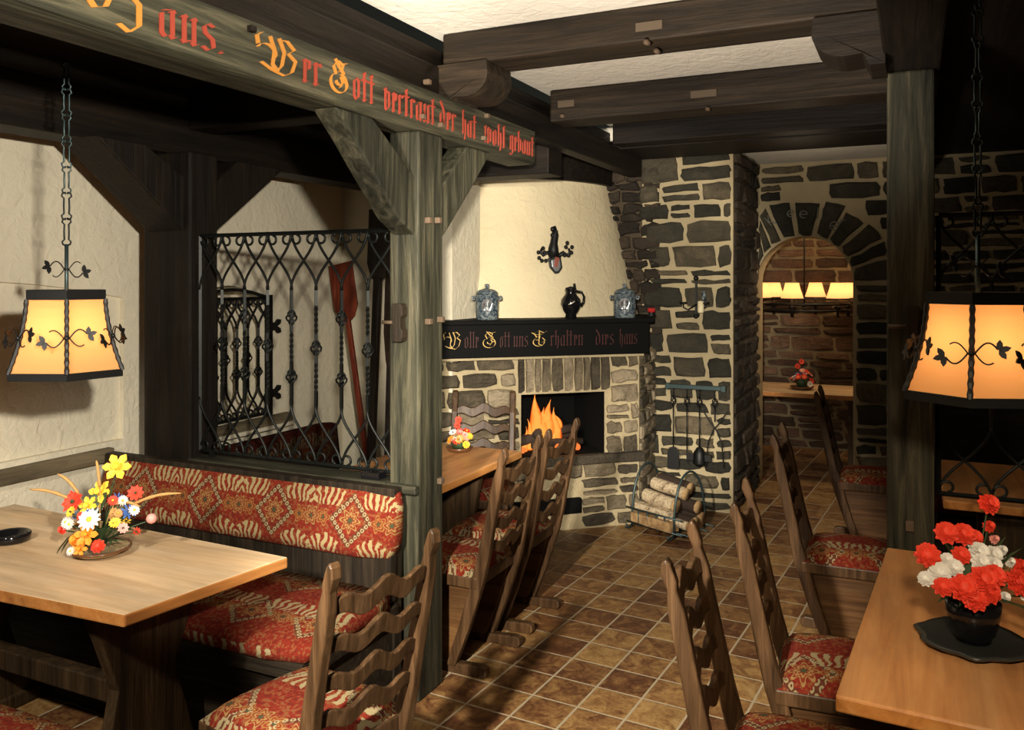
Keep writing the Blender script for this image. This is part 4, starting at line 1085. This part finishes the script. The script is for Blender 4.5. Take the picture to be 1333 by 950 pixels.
def leaf(mb, a, b, wd):
    a, b = Vector(a), Vector(b); d = b - a; s_ = d.cross(Vector((0, 0, 1)));
    if s_.length < 1e-4: s_ = Vector((1, 0, 0))
    s_ = s_.normalized() * wd / 2; up = Vector((0, 0, .012))
    vs = [a, a + d * .35 + s_ + up, a + d * .35 - s_ + up, a + d * .75 + s_ * .8 + up, a + d * .75 - s_ * .8 + up, b]
    mb.add(vs, [(0, 1, 2), (1, 3, 4, 2), (3, 5, 4)])
RV, FV = Vector((cs, sn, 0)), Vector((-sn, cs, 0))    # view-right and view-forward directions at the table
def spread(c, k, u, z, d=0): return Vector(c) + RV * (u * k) + FV * d + Vector((0, 0, z * k))

# left bouquet
c0 = Vector((-2.685, 2.14, .75)); KL = 2.98 / 1100.0
lb = thing('flower_arrangement', 'mixed daffodil and daisy bouquet in a cream dish on left table', 'flowers', c0)
q = MB(); q.lathe([(.05, .0), (.075, .006), (.10, .02), (.105, .026), (.098, .026), (.07, .014), (.002, .01)], tuple(c0), 28, 0); lp(q, lb, 'dish', M['dish'])
q = MB(); q.lathe([(.099, .022), (.108, .022), (.108, .029), (.099, .029), (.099, .022)], tuple(c0), 28, 0, cap=False); lp(q, lb, 'dish_rim', M['rim'])
q = MB()
for i in range(46):
    a_ = rg.uniform(0, 6.28); d_ = Vector((math.cos(i * 2.4), math.sin(i * 2.4), .15 + (i % 7) * .28)).normalized(); leaf(q, c0 + Vector((0, 0, .035)), c0 + Vector((0, 0, .035)) + d_ * (.07 + .05 * ((i * 7) % 5) / 5), .018)
lp(q, lb, 'leaf_filler', M['green'])
q = MB(); q.ball(c0 + Vector((0, 0, .04)), .022, 0, 9, None, .25); lp(q, lb, 'moss', M['green'])
def PL(px, py, d=0): return c0 + RV * ((px - 131) * KL) + FV * d + Vector((0, 0, (718 - py) * KL + .012 - .34 * d))
TOCAM = -FV + Vector((0, 0, .35))
for (k, px, py, s, cl, dd, dx) in (('daffodil', 151, 604, .048, 'yellow', .02, .1), ('daffodil', 128, 638, .042, 'yellow', .02, -.2), ('poppy', 97, 652, .040, 'red', -.01, -.3), ('poppy', 179, 640, .026, 'red', .0, .3), ('daisy', 128, 677, .038, 'white', -.06, 0), ('daffodil', 126, 697, .040, 'orange', -.07, 0),
        ('carnation', 109, 704, .024, 'orange', -.05, -.3), ('carnation', 139, 712, .024, 'red', -.06, .2), ('tulip', 200, 676, .038, 'pink', .0, .5), ('cornflower', 170, 665, .028, 'blue', .0, .3), ('cornflower', 150, 648, .022, 'blue', .03, 0), ('daisy', 90, 680, .022, 'white', -.02, -.6), ('daisy', 98, 683, .018, 'white', -.04, -.4),
        ('carnation', 86, 690, .015, 'red', -.02, -.6), ('daffodil', 119, 658, .034, 'yellow', -.02, -.2), ('carnation', 113, 672, .018, 'red', -.03, 0), ('daisy', 162, 650, .016, 'white', 0, .2), ('daffodil', 119, 716, .026, 'orange', -.08, 0), ('daisy', 108, 719, .013, 'white', -.085, -.3), ('carnation', 150, 668, .022, 'straw', .0, .1)):
    p = PL(px, py, dd); flower(lb, k, p, TOCAM + RV * dx + Vector((0, 0, .2)), s, cl); stem_to(lb, c0 + Vector((0, 0, .04)), p)
rg = random.Random(77)
for i in range(16):
    px, py, dd = rg.uniform(92, 178), rg.uniform(650, 705), rg.uniform(-.05, .03)
    p = PL(px, py, dd); flower(lb, rg.choice(['daisy', 'cornflower', 'carnation', 'poppy']), p, TOCAM + RV * ((px - 131) / 60) + Vector((0, 0, .3)), rg.uniform(.011, .018), rg.choice(['white', 'blue', 'orange', 'red', 'straw', 'pink', 'yellow'])); stem_to(lb, c0 + Vector((0, 0, .04)), p)
for (x0_, y0_, x1_, y1_) in ((95, 650, 36, 635), (103, 642, 74, 614), (131, 632, 126, 596), (175, 655, 240, 640), (150, 655, 185, 658)):
    q = MB(); a, b_ = PL(x0_, y0_), PL(x1_, y1_); q.tube([a + (b_ - a) * t + Vector((0, 0, .012 * math.sin(t * PI))) for t in [i / 8 for i in range(9)]], [.004, .006, .005, .007, .005, .006, .005, .004, .002], 6); lp(q, lb, 'grass_ear', M['straw']); stem_to(lb, c0 + Vector((0, 0, .04)), a, .002, 'straw')
q = MB()
for (x0_, y0_, x1_, y1_, wd) in ((150, 690, 186, 655, .02), (152, 697, 190, 668, .02), (150, 700, 176, 690, .03), (104, 690, 76, 722, .016), (100, 692, 68, 727, .014), (142, 665, 148, 625, .02), (140, 690, 150, 700, .03), (118, 690, 100, 668, .022), (160, 690, 195, 655, .016), (125, 670, 122, 640, .03), (134, 665, 138, 638, .03)): leaf(q, PL(x0_, y0_, -.01), PL(x1_, y1_, .01), wd)
lp(q, lb, 'foliage', M['green'])
# right arrangement
c1 = Vector((.145, 2.63, .75)); KR = 2.33 / 1100.0
rb = thing('flower_arrangement', 'red and white carnations in a dark pot on the right table', 'flowers', c1)
def PR(px, py, d=0): return c1 + RV * ((px - 1266) * KR) + FV * d + Vector((0, 0, (838 - py) * KR - .4 * d))
q = MB(); q.lathe([(.05, .0), (.11, .004), (.135, .016), (.14, .024), (.12, .022), (.06, .016), (.002, .016)], tuple(c1), 40, 0, None, 1, 1, True, 0, lambda a: 1 + .05 * math.sin(a * 7) + .03 * math.sin(a * 11)); lp(q, rb, 'dish', M['gravel'])
q = MB(); q.lathe([(.045, .02), (.05, .04), (.06, .055), (.068, .09), (.07, .125), (.062, .125), (.002, .10)], tuple(c1), 24); lp(q, rb, 'pot', M['glass_dark'])
q = MB(); q.ball(c1 + Vector((0, 0, .19)), .062, 0, 10, None, .35); lp(q, rb, 'foliage', M['green'])
rg = random.Random(12)
for (px, py, s, cl, dd) in ((1203, 721, .030, 'red', -.02), (1232, 692, .028, 'red', .0), (1254, 694, .028, 'red', 0), (1272, 698, .022, 'red', .02), (1291, 654, .026, 'red', .02), (1291, 683, .014, 'red', .02), (1243, 722, .022, 'red', -.03), (1232, 765, .034, 'red', -.09), (1256, 755, .034, 'red', -.09), (1270, 750, .030, 'red', -.08), (1245, 778, .030, 'red', -.09), (1213, 762, .024, 'red', -.06), (1262, 770, .028, 'red', -.09),
        (1314, 757, .032, 'red', -.03), (1214, 744, .026, 'white', -.04), (1232, 738, .022, 'white', -.04), (1196, 752, .018, 'white', -.04), (1268, 718, .026, 'white', -.02), (1285, 722, .024, 'white', -.02), (1262, 732, .022, 'white', -.05), (1278, 736, .022, 'white', -.05), (1302, 715, .012, 'white', 0), (1312, 730, .012, 'white', 0), (1297, 776, .014, 'white', -.03), (1330, 774, .022, 'white', -.02), (1228, 727, .016, 'white', -.02), (1330, 735, .02, 'red', .02), (1298, 700, .01, 'pink', .02)):
    p = PR(px, py, dd); flower(rb, 'carnation', p, TOCAM + RV * ((px - 1266) / 120) + Vector((0, 0, .4)), s * 1.12, cl); stem_to(rb, c1 + Vector((0, 0, .12)), p)
q = MB()
for i in range(26):
    a = rg.uniform(0, 2 * PI); d_ = Vector((math.cos(a), math.sin(a), rg.uniform(-.1, 1.6))).normalized(); leaf(q, c1 + Vector((0, 0, .14)), c1 + Vector((0, 0, .14)) + d_ * rg.uniform(.1, .19), .02)
lp(q, rb, 'leaf_sprays', M['green'])
# small bouquets
def small_bouquet(label, c, s, cols, seed):
    r = thing('flower_arrangement', label, 'flowers', c); rg_ = random.Random(seed)
    q_ = MB(); q_.lathe([(s * .35, 0), (s * .6, .01), (s * .72, .03), (s * .66, .03), (.002, .015)], tuple(c), 20); lp(q_, r, 'dish', M['rim'])
    q_ = MB(); q_.ball(Vector(c) + Vector((0, 0, s * .45)), s * .34, 0, 8, None, .3); lp(q_, r, 'foliage', M['green'])
    for i in range(24):
        a = rg_.uniform(0, 2 * PI); e = rg_.uniform(.0, 1.4); v = Vector((math.cos(a) * math.cos(e), math.sin(a) * math.cos(e), math.sin(e) * 1.25))
        p = Vector(c) + Vector((0, 0, s * .3)) + v * s * rg_.uniform(.45, .75)
        flower(r, rg_.choice(['poppy', 'daisy', 'carnation', 'cornflower']), p, v + TOCAM * .7, s * rg_.uniform(.14, .2), rg_.choice(cols))
    for i in range(3):
        p = Vector(c) + Vector((rg_.uniform(-.3, .3) * s, 0, s * (1.1 + .3 * i))); flower(r, 'poppy', p, TOCAM, s * .16, cols[0]); stem_to(r, Vector(c) + Vector((0, 0, s * .3)), p)
    return r
small_bouquet('small bouquet of mixed flowers on the fireplace table', tuple(onZ(598, 588, .75)), .11, ['red', 'white', 'pink', 'straw', 'yellow', 'orange'], 5)
small_bouquet('red, white and blue flowers on table through the stone arch', (-.93, 8.15, .75), .15, ['red', 'white', 'blue', 'pink', 'red'], 9)
small_bouquet('red and white flowers on dim table beyond the right screen', (.62, 4.62, .75), .17, ['red', 'white', 'red'], 15)
# ashtray
q = MB(); q.lathe([(.055, .0), (.068, .004), (.072, .03), (.066, .034), (.055, .03), (.05, .012), (.002, .010)], (-3.13, 2.10, .75), 28); solo('ashtray', q, M['glass_dark'], 'round black ashtray near the left edge of left table', 'ashtray')

# ================================================================== MANTEL THINGS
def on_mantel(px, d=.0): return hp(umap(px, 415, d)[0], d, MZ1)
def jar(label, px, d):
    p = on_mantel(px, d); r = thing('stoneware_jar', label, 'jar', p, 0, 'blue-grey jars on the mantel')
    q_ = MB(); q_.lathe([(.070, 0), (.076, .006), (.078, .03), (.080, .10), (.078, .165), (.070, .175), (.002, .175)], (0, 0, 0), 28); q_.build('body', M['stoneware'], r)
    q_ = MB(); q_.lathe([(.074, .175), (.076, .183), (.055, .20), (.02, .21), (.012, .213), (.012, .222), (.018, .23), (.014, .24), (.002, .243)], (0, 0, 0), 28); q_.build('lid', M['stoneware'], r)
    a0 = math.atan2(-p.y, -p.x)
    for sd in (-1, 1):
        aa = a0 + sd * PI / 2; cx_, cy_ = .082 * math.cos(aa), .082 * math.sin(aa)
        q_ = MB(); q_.tube([(cx_ + .010 * math.cos(aa) * (1 - math.cos(t)) , cy_ + .010 * math.sin(aa) * (1 - math.cos(t)), .145 + .012 * math.sin(t)) for t in [i * 2 * PI / 10 for i in range(11)]], .006, 6); q_.build('handle', M['stoneware'], r)
    T_ = Matrix.Rotation(a0, 4, 'Z'); q_ = MB()
    vs = [(.0815 * math.cos(x), .0815 * math.sin(x), z) for (x, z) in [(.50 * math.cos(t), .10 + .042 * math.sin(t)) for t in [i * 2 * PI / 20 for i in range(20)]]]
    q_.add(vs, [tuple(range(20))], 0, T_); lab = q_.build('label_oval', M['steel'], r)
    q_ = MB(); glyphs(q_, 'sul' if px < 700 else 'mel', -.30, .30, .088, .028, lambda u, z, d_: tuple(T_ @ Vector(((.082 + d_) * math.cos(u), (.082 + d_) * math.sin(u), z))), .12); q_.build('lettering', M['iron_black'], r)
    return r
jar('lidded blue-grey stoneware jar on the left of the mantel', 634, .02)
jar('lidded blue-grey stoneware jar on the right end of the mantel', 813, .02)
p = on_mantel(743, .02); jg = thing('jug', 'small black bellied jug with pewter lid on the mantel', 'jug', p)
q = MB(); q.lathe([(.036, 0), (.04, .008), (.036, .03), (.055, .06), (.072, .10), (.066, .135), (.042, .165), (.036, .18), (.042, .20), (.036, .205), (.002, .205)], (0, 0, 0), 26); q.build('body', M['glass_dark'], jg)
q = MB(); q.lathe([(.04, .205), (.036, .214), (.01, .222), (.002, .224)], (0, 0, 0), 20); q.box(.02, .034, -.006, .006, .205, .245); q.build('lid', M['iron'], jg)
q = MB(); q.tube([tuple(RV * x + Vector((0, 0, z))) for x, z in ((.038, .19), (.075, .185), (.092, .155), (.088, .115), (.068, .085))], .008, 8); q.build('handle', M['glass_dark'], jg)
q = MB(); jd = -FV
q.tube([tuple(RV * x + jd * (.073 - abs(x) * .2) + Vector((0, 0, z))) for x, z in ((-.02, .10), (0, .108), (.022, .122))], .004, 5); q.build('painted_motif', M['label'], jg)
p = onY(848, 412, 6.06); p.z = MZ1; cd = thing('candle_holder', 'tiny red glass candle holder on the right end of the mantel', 'candle', p)
q = MB(); q.lathe([(.03, 0), (.035, .01), (.015, .02), (.03, .03), (.002, .03)], (0, 0, 0), 16); q.build('base', M['iron_black'], cd)
q = MB(); q.lathe([(.02, .03), (.03, .04), (.028, .06), (.002, .065)], (0, 0, 0), 16); q.build('red_glass', M['red_glass'], cd)
# coat of arms on the hood
def on_hood(px, py):
    r = ray(px, py); lo, hi = 3.0, 7.5
    for _ in range(60):
        m_ = (lo + hi) / 2; P3 = Vector((r.x * m_, r.y * m_, H + r.z * m_))
        if (Vector((P3.x, P3.y, 0)) - HC).length > hr(P3.z) + .02: lo = m_
        else: hi = m_
    return Vector((r.x * lo, r.y * lo, H + r.z * lo))
p = on_hood(722, 352); ca = thing('coat_of_arms', 'dark cast iron coat of arms hanging on the plaster hood', 'ornament', p, YAW + math.radians(12))
q = MB(); q.prism([(-.055, .09), (.04, .115), (.055, .02), (.03, -.02), (.0, -.025), (-.04, .02)], lambda a, d: (a[0], d, a[1]), -.02, .0); q.build('shield', M['iron'], ca, .006)
q = MB(); q.prism([(-.03, .075), (.03, .095), (.04, .025), (.022, -.005), (.0, -.008), (-.025, .025)], lambda a, d: (a[0], d, a[1]), -.026, -.018); q.build('shield_field', M['steel'], ca, .003)
q = MB(); q.prism([(-.005, .10), (.03, .09), (.01, .02), (-.012, .03)], lambda a, d: (a[0], d, a[1]), -.030, -.024); q.build('shield_stripe', M['redpeel'], ca)
q = MB()
q.tube([(-.01, -.015, .10), (-.015, -.02, .16), (-.01, -.015, .20), (0, -.015, .26), (-.005, -.01, .32)], [.04, .038, .028, .026, .012], 8)
for k in range(5): q.ball((-.02 + .012 * (k % 2) * 2, -.02, .21 + k * .022), .018, 0, 6)
q.build('helmet_figure', M['iron_black'], ca)
q = MB()
for sd in (-1, 1):
    q.tube([(sd * .02, -.015, .10), (sd * .06, -.02, .13), (sd * .09, -.02, .11), (sd * .11, -.02, .13), (sd * .10, -.02, .16)], [.018, .014, .013, .012, .008], 7)
    for (x, z) in ((.08, .15), (.12, .11), (.10, .09), (.125, .15), (.07, .09), (.09, .18)): q.ball((sd * x, -.018, z + (.02 if sd > 0 else -.02)), .015, 0, 6)
q.build('mantling', M['iron_black'], ca)

# sconce on the pier
p = onY(906, 410, YP - .05); sc = thing('wall_sconce', 'black iron wall sconce with cream candle on the stone pier', 'sconce', p)
q = MB(); q.box(-.008, .008, .0, .015, -.01, .27); q.ball((0, 0, .28), .02, 0, 6); q.ball((0, 0, -.01), .018, 0, 6); q.build('back_bar', M['iron_black'], sc)
for sd in (-1, 1):
    q = MB(); q.tube([(0, 0, .08), (sd * .05, -.04, .04), (sd * .085, -.05, .06), (sd * .085, -.05, .09)], .006, 6); q.lathe([(.026, .085), (.03, .10), (.002, .10)], (sd * .085, -.05, 0), 12); q.build('arm', M['iron_black'], sc)
q = MB(); q.lathe([(.022, .0), (.024, .01), (.024, .085), (.002, .09)], (.05, -.06, .02), 14); q.build('candle', M['candle'], sc)
q = MB(); q.lathe([(.016, .0), (.016, .07), (.002, .075)], (.07, -.05, .11), 12); q.build('glass_candle', M['stoneware'], sc)

# fireside tools
p = onY(906, 505, YP - .06); ft_ = thing('fireside_tool_rack', 'blue-grey iron bar with hooks on the stone pier', 'rack', p)
q = MB(); q.box(-.225, .225, -.01, .02, -.012, .022); q.box(-.235, -.205, -.02, .02, -.02, .03); q.box(.19, .225, -.02, .02, -.02, .03); q.build('bar', M['iron_blue'], ft_, .004)
for i, x in enumerate((-.165, -.06, .035, .15)):
    q = MB(); q.tube([(x, -.01, -.01), (x, -.035, -.02), (x, -.035, -.035), (x, -.025, -.04)], .004, 5); q.build('hook', M['iron_black'], ft_)
def tool(label, name, x, draw, cat):
    r = thing(name, label, cat, p + Vector((x, -.035, -.04)), 0, 'fireside tools on the rack')
    q_ = MB(); knot(q_, (0, 0, -.06), None, .022, .04); q_.tube([(0, 0, 0), (0, 0, -.02)], .005, 6); q_.tube([(0, 0, -.10), (0, 0, -.42 if name != 'fire_tongs' else -.2)], .0055, 6); q_.build('handle_rod', M['iron_black'], r)
    q_ = MB(); draw(q_); q_.build('head', M['iron_black'], r, .002); return r
def d_shovel(q_): q_.prism([(-.045, -.58), (.045, -.58), (.045, -.46), (.03, -.42), (0, -.41), (-.03, -.42), (-.045, -.46)], lambda a, d: (a[0], d, a[1]), -.008, .004)
def d_poker(q_): q_.tube([(0, 0, -.42), (0, 0, -.52), (.02, -.01, -.54)], [.006, .006, .003], 6)
def d_brush(q_): q_.lathe([(.02, -.40), (.045, -.44), (.05, -.52), (.03, -.54)], (0, 0, 0), 14); q_.box(-.09, .09, -.02, .02, -.50, -.45)
def d_tongs(q_):
    for sd in (-1, 1): q_.tube([(-sd * .09, 0, -.12), (-sd * .04, .003 * sd, -.2), (sd * .01, .003 * sd, -.26), (sd * .05, .003 * sd, -.36), (sd * .065, .003 * sd, -.54)], .006, 6)
tool('black fire shovel hanging leftmost on the tool rack', 'fire_shovel', -.165, d_shovel, 'fire tool')
tool('thin black poker hanging on the tool rack beside the shovel', 'fire_poker', -.06, d_poker, 'fire tool')
tool('black hearth brush hanging third on the tool rack', 'hearth_brush', .035, d_brush, 'fire tool')
tool('open iron tongs hanging at the right end of the rack', 'fire_tongs', .15, d_tongs, 'fire tool')

# log basket: an iron cradle lying along the wall
pb = onZ(872, 690, 0); 
lbk = thing('log_basket', 'black wrought iron firewood cradle beside the fireplace', 'log basket', (pb.x, pb.y, 0), math.radians(-24))
ax0, ax1 = -.24, .25
# ends are arched hoops; seen from the front-left
for x, nm in ((-.20, 'hoop'), (.17, 'hoop')):
    q = MB(); pts = [(x + .03 * math.cos(t) * 0, .17 * math.cos(t), .02 + .42 * max(0, math.sin(t)) ** .75) for t in [i * PI / 18 for i in range(19)]]
    q.tube(pts, .008, 7); q.build(nm, M['iron_blue'], lbk)
for (y, z) in ((-.18, .05), (-.185, .15), (.17, .05), (0, .03), (-.1, .03), (.1, .03)):
    q = MB(); q.tube([(ax0, y, z), (ax1, y, z)], .006, 6); q.build('rail', M['iron_blue'], lbk)
for x in (-.13, -.05, .03, .1):
    q = MB(); q.tube([(x, -.185, .15), (x, -.18, .04), (x, 0, .02), (x, .17, .04)], .0055, 6); q.build('cross_bar', M['iron_blue'], lbk)
for x in (-.20, .17):
    q = MB(); q.tube([(x, -.17, .03), (x, -.20, .012), (x, -.235, .02), (x, -.225, .045)], .008, 6); q.build('scroll_foot', M['iron_blue'], lbk)
def log(label, a, b_, r, mats, split=False, seed=0):
    Rz = Matrix.Rotation(math.radians(-24), 4, 'Z'); base = Vector((pb.x, pb.y, 0)); a, b_ = base + Rz @ Vector(a), base + Rz @ Vector(b_)
    o = thing('firewood_log', label, 'log', a.lerp(b_, .5), 0, 'firewood in the iron cradle'); rg_ = random.Random(seed)
    q_ = MB()
    if split:
        d = (b_ - a); T_ = Matrix.Translation(a) @ d.to_track_quat('X', 'Z').to_matrix().to_4x4()
        q_.box(0, d.length, -r, r, -r * .75, r * .75, 0, T_)
    else:
        pts = [a.lerp(b_, t) + Vector((rg_.uniform(-1, 1), rg_.uniform(-1, 1), rg_.uniform(-1, 1))) * .003 for t in (0.003, .33, .66, .997)]
        q_.tube(pts, [r, r * 1.05, r * .97, r], 12, 0, None, False)
    lp(q_, o, 'bark', mats)
    if not split:
        q_ = MB(); d = (b_ - a).normalized(); q_.tube([a, a + d * .006], r * .97, 12); lp(q_, o, 'cut_end', M['logend']); q_ = MB(); q_.tube([b_ - d * .006, b_], r * .97, 12); lp(q_, o, 'cut_end', M['logend'])
    return o
log('pale split billet lowest at the front of the cradle', (-.20, -.135, .085), (.16, -.15, .085), .045, M['logend'], True, 1)
log('pale split billet leaning on the cradle front', (-.19, -.12, .160), (.12, -.13, .155), .032, M['bark'], True, 2)
log('thick pale birch log in the middle of the pile', (-.17, -.05, .225), (.13, -.09, .21), .048, M['bark'], False, 3)
log('pale birch log on top of the pile', (-.12, -.02, .315), (.18, -.05, .295), .043, M['bark'], False, 4)
log('dark round log at the back of the cradle', (-.18, .09, .10), (.20, .09, .10), .055, M['bark_dark'], False, 5)
log('dark log in the low middle of the pile', (-.10, -.03, .10), (.24, -.03, .10), .05, M['bark_dark'], False, 6)
log('dark log at upper right of the pile', (-.08, .05, .21), (.22, .03, .20), .045, M['bark_dark'], False, 7)
log('short log with pale end at the bottom right', (.02, -.125, .12), (.24, -.11, .10), .03, M['bark'], False, 8)
log('dark log topmost at the back of the cradle', (-.14, .06, .33), (.14, .05, .31), .045, M['bark_dark'], False, 9)

# ================================================================== PEELS against the side wall
def peel(label, name, mat, top, bot, hw, hh, th=.015, lower=False, shaft=.018, Yoff=0):
    """flat board head at the top, shaft down to the floor"""
    r = thing(name, label, 'peel', (bot.x, bot.y, 0)); d = (top - bot); Lp = d.length; zd = d.normalized(); yd = Vector((0, 1, 0)); xd = yd.cross(zd).normalized(); yd = zd.cross(xd)
    T_ = Matrix.Translation(bot) @ Matrix((xd, yd, zd)).transposed().to_4x4()
    q_ = MB(); q_.prism([(-hw, Lp), (hw, Lp), (hw, Lp - hh * .75), (hw * .6, Lp - hh * .95), (.02, Lp - hh), (-.02, Lp - hh), (-hw * .6, Lp - hh * .95), (-hw, Lp - hh * .75)], lambda a, b__: (a[0], b__, a[1]), -th / 2, th / 2, 0, T_); lp(q_, r, 'blade', M[mat], .003)
    q_ = MB(); q_.box(-shaft, shaft, -shaft * .7, shaft * .7, 0, Lp - hh + .02, 0, T_); lp(q_, r, 'handle', M[mat], .004)
    return r
def sp(px, py, Y): return onY(px, py, Y)
b0 = sp(487, 597, 4.62); b0 = Vector((b0.x + .01, 4.60, 0.002)); 
tp = sp(443, 343, 4.74); bp = sp(478, 600, 4.68); e = (bp - tp); bp2 = tp + e * ((tp.z - .01) / (tp.z - bp.z))
peel('red-brown wooden baker peel leaning behind the iron grille', 'baker_peel', 'redpeel', tp, Vector((bp2.x, bp2.y, .01)), .098, .40, .015, shaft=.018)
tp = sp(495, 272, 4.70); bp = sp(483, 597, 4.6); e = (bp - tp); bp2 = tp + e * ((tp.z - .01) / (tp.z - bp.z))
peel('tall black wooden baker peel leaning on the plaster wall', 'baker_peel', 'peel', tp, Vector((bp2.x, bp2.y, .01)), .085, .48, .02, shaft=.026)
tp = sp(512, 300, 4.66); bp = sp(505, 590, 4.35); e = (bp - tp); bp2 = tp + e * ((tp.z - .01) / (tp.z - bp.z))
peel('narrow black baker peel half hidden by the centre post', 'baker_peel', 'peel', tp, Vector((bp2.x, bp2.y, .01)), .05, .9, .02, shaft=.02)

# ================================================================== BACK ROOM CHANDELIER
cc = onY(1047, 395, 8.75); chd = thing('chandelier', 'wheel chandelier with small glowing amber shades beyond the stone arch', 'chandelier', cc)
q = MB(); R_ = .42
for z, r_ in ((0, .012), (.05, .008), (-.06, .01)): q.tube([(R_ * math.cos(a), R_ * math.sin(a), z) for a in [i * 2 * PI / 36 for i in range(37)]], r_, 6)
q.build('wheel', M['iron_black'], chd)
q = MB()
for j in range(3): a = PI * j / 3; q.tube([(-R_ * math.cos(a), -R_ * math.sin(a), 0), (R_ * math.cos(a), R_ * math.sin(a), 0)], .008, 6)
q.tube([(0, 0, -.03), (0, 0, 2.74 - cc.z)], .008, 6); q.build('spokes_and_rod', M['iron'], chd)
for j in range(6):
    a = YAW - .334 + .262 + 2 * PI * j / 6; x, y = R_ * math.cos(a), R_ * math.sin(a)
    q = MB(); q.tube([(x, y, -.12), (x, y, .06)], .014, 8); q.lathe([(.03, -.04), (.035, -.02), (.01, -.01)], (x, y, 0), 12); q.build('candle_holder', M['iron_black'], chd)
    q = MB(); n_ = 18; vs = [(x + rr * math.cos(2 * PI * i / n_), y + rr * math.sin(2 * PI * i / n_), z) for rr, z in ((.105, .06), (.094, .09), (.075, .15), (.062, .205)) for i in range(n_)]
    q.add(vs, [(k * n_ + i, k * n_ + (i + 1) % n_, (k + 1) * n_ + (i + 1) % n_, (k + 1) * n_ + i) for k in range(3) for i in range(n_)], 0, smooth=True); q.build('shade', M['shade_small'], chd)
    point('chandelier_bulb_light', cc + Vector((x, y, .12)), .5, (1.0, .6, .3), .02)

# ================================================================== letters cut in the arch stones
lt_ = MB()
def chalk(ch, px, py, s, tilt=0):
    p_ = onY(px, py, YA - .045); strokes = {'e': [[(.1, .5), (.85, .5)] + curl(.5, .5, .42, .0, 5.2, 14)], 'r': [[(.3, 0), (.35, .95)], [(.34, .6), (.55, .95), (.8, .95)]], 'l': [[(.5, 0), (.5, 1.6)]], 'K': [[(.2, 0), (.2, 1.6)], [(.85, 1.6), (.25, .8), (.9, 0)]]}[ch]
    for s_ in strokes:
        pts = [Vector((x - .5, 0, y - .5)) * s for x, y in s_]; R_ = Matrix.Rotation(tilt, 4, 'Y'); lt_.tube([p_ + (R_ @ q_) for q_ in pts], .0045, 5)
for a in (('K', 1004, 289, .06, -.7), ('e', 1029, 278, .06, -.3), ('e', 1046, 279, .07, 0), ('l', 1064, 280, .06, .1), ('l', 1070, 281, .06, .1), ('e', 1086, 294, .08, .2), ('r', 1095, 291, .08, .4)): chalk(*a)
o = lt_.build('carved_lettering', M['chalk'], arch)
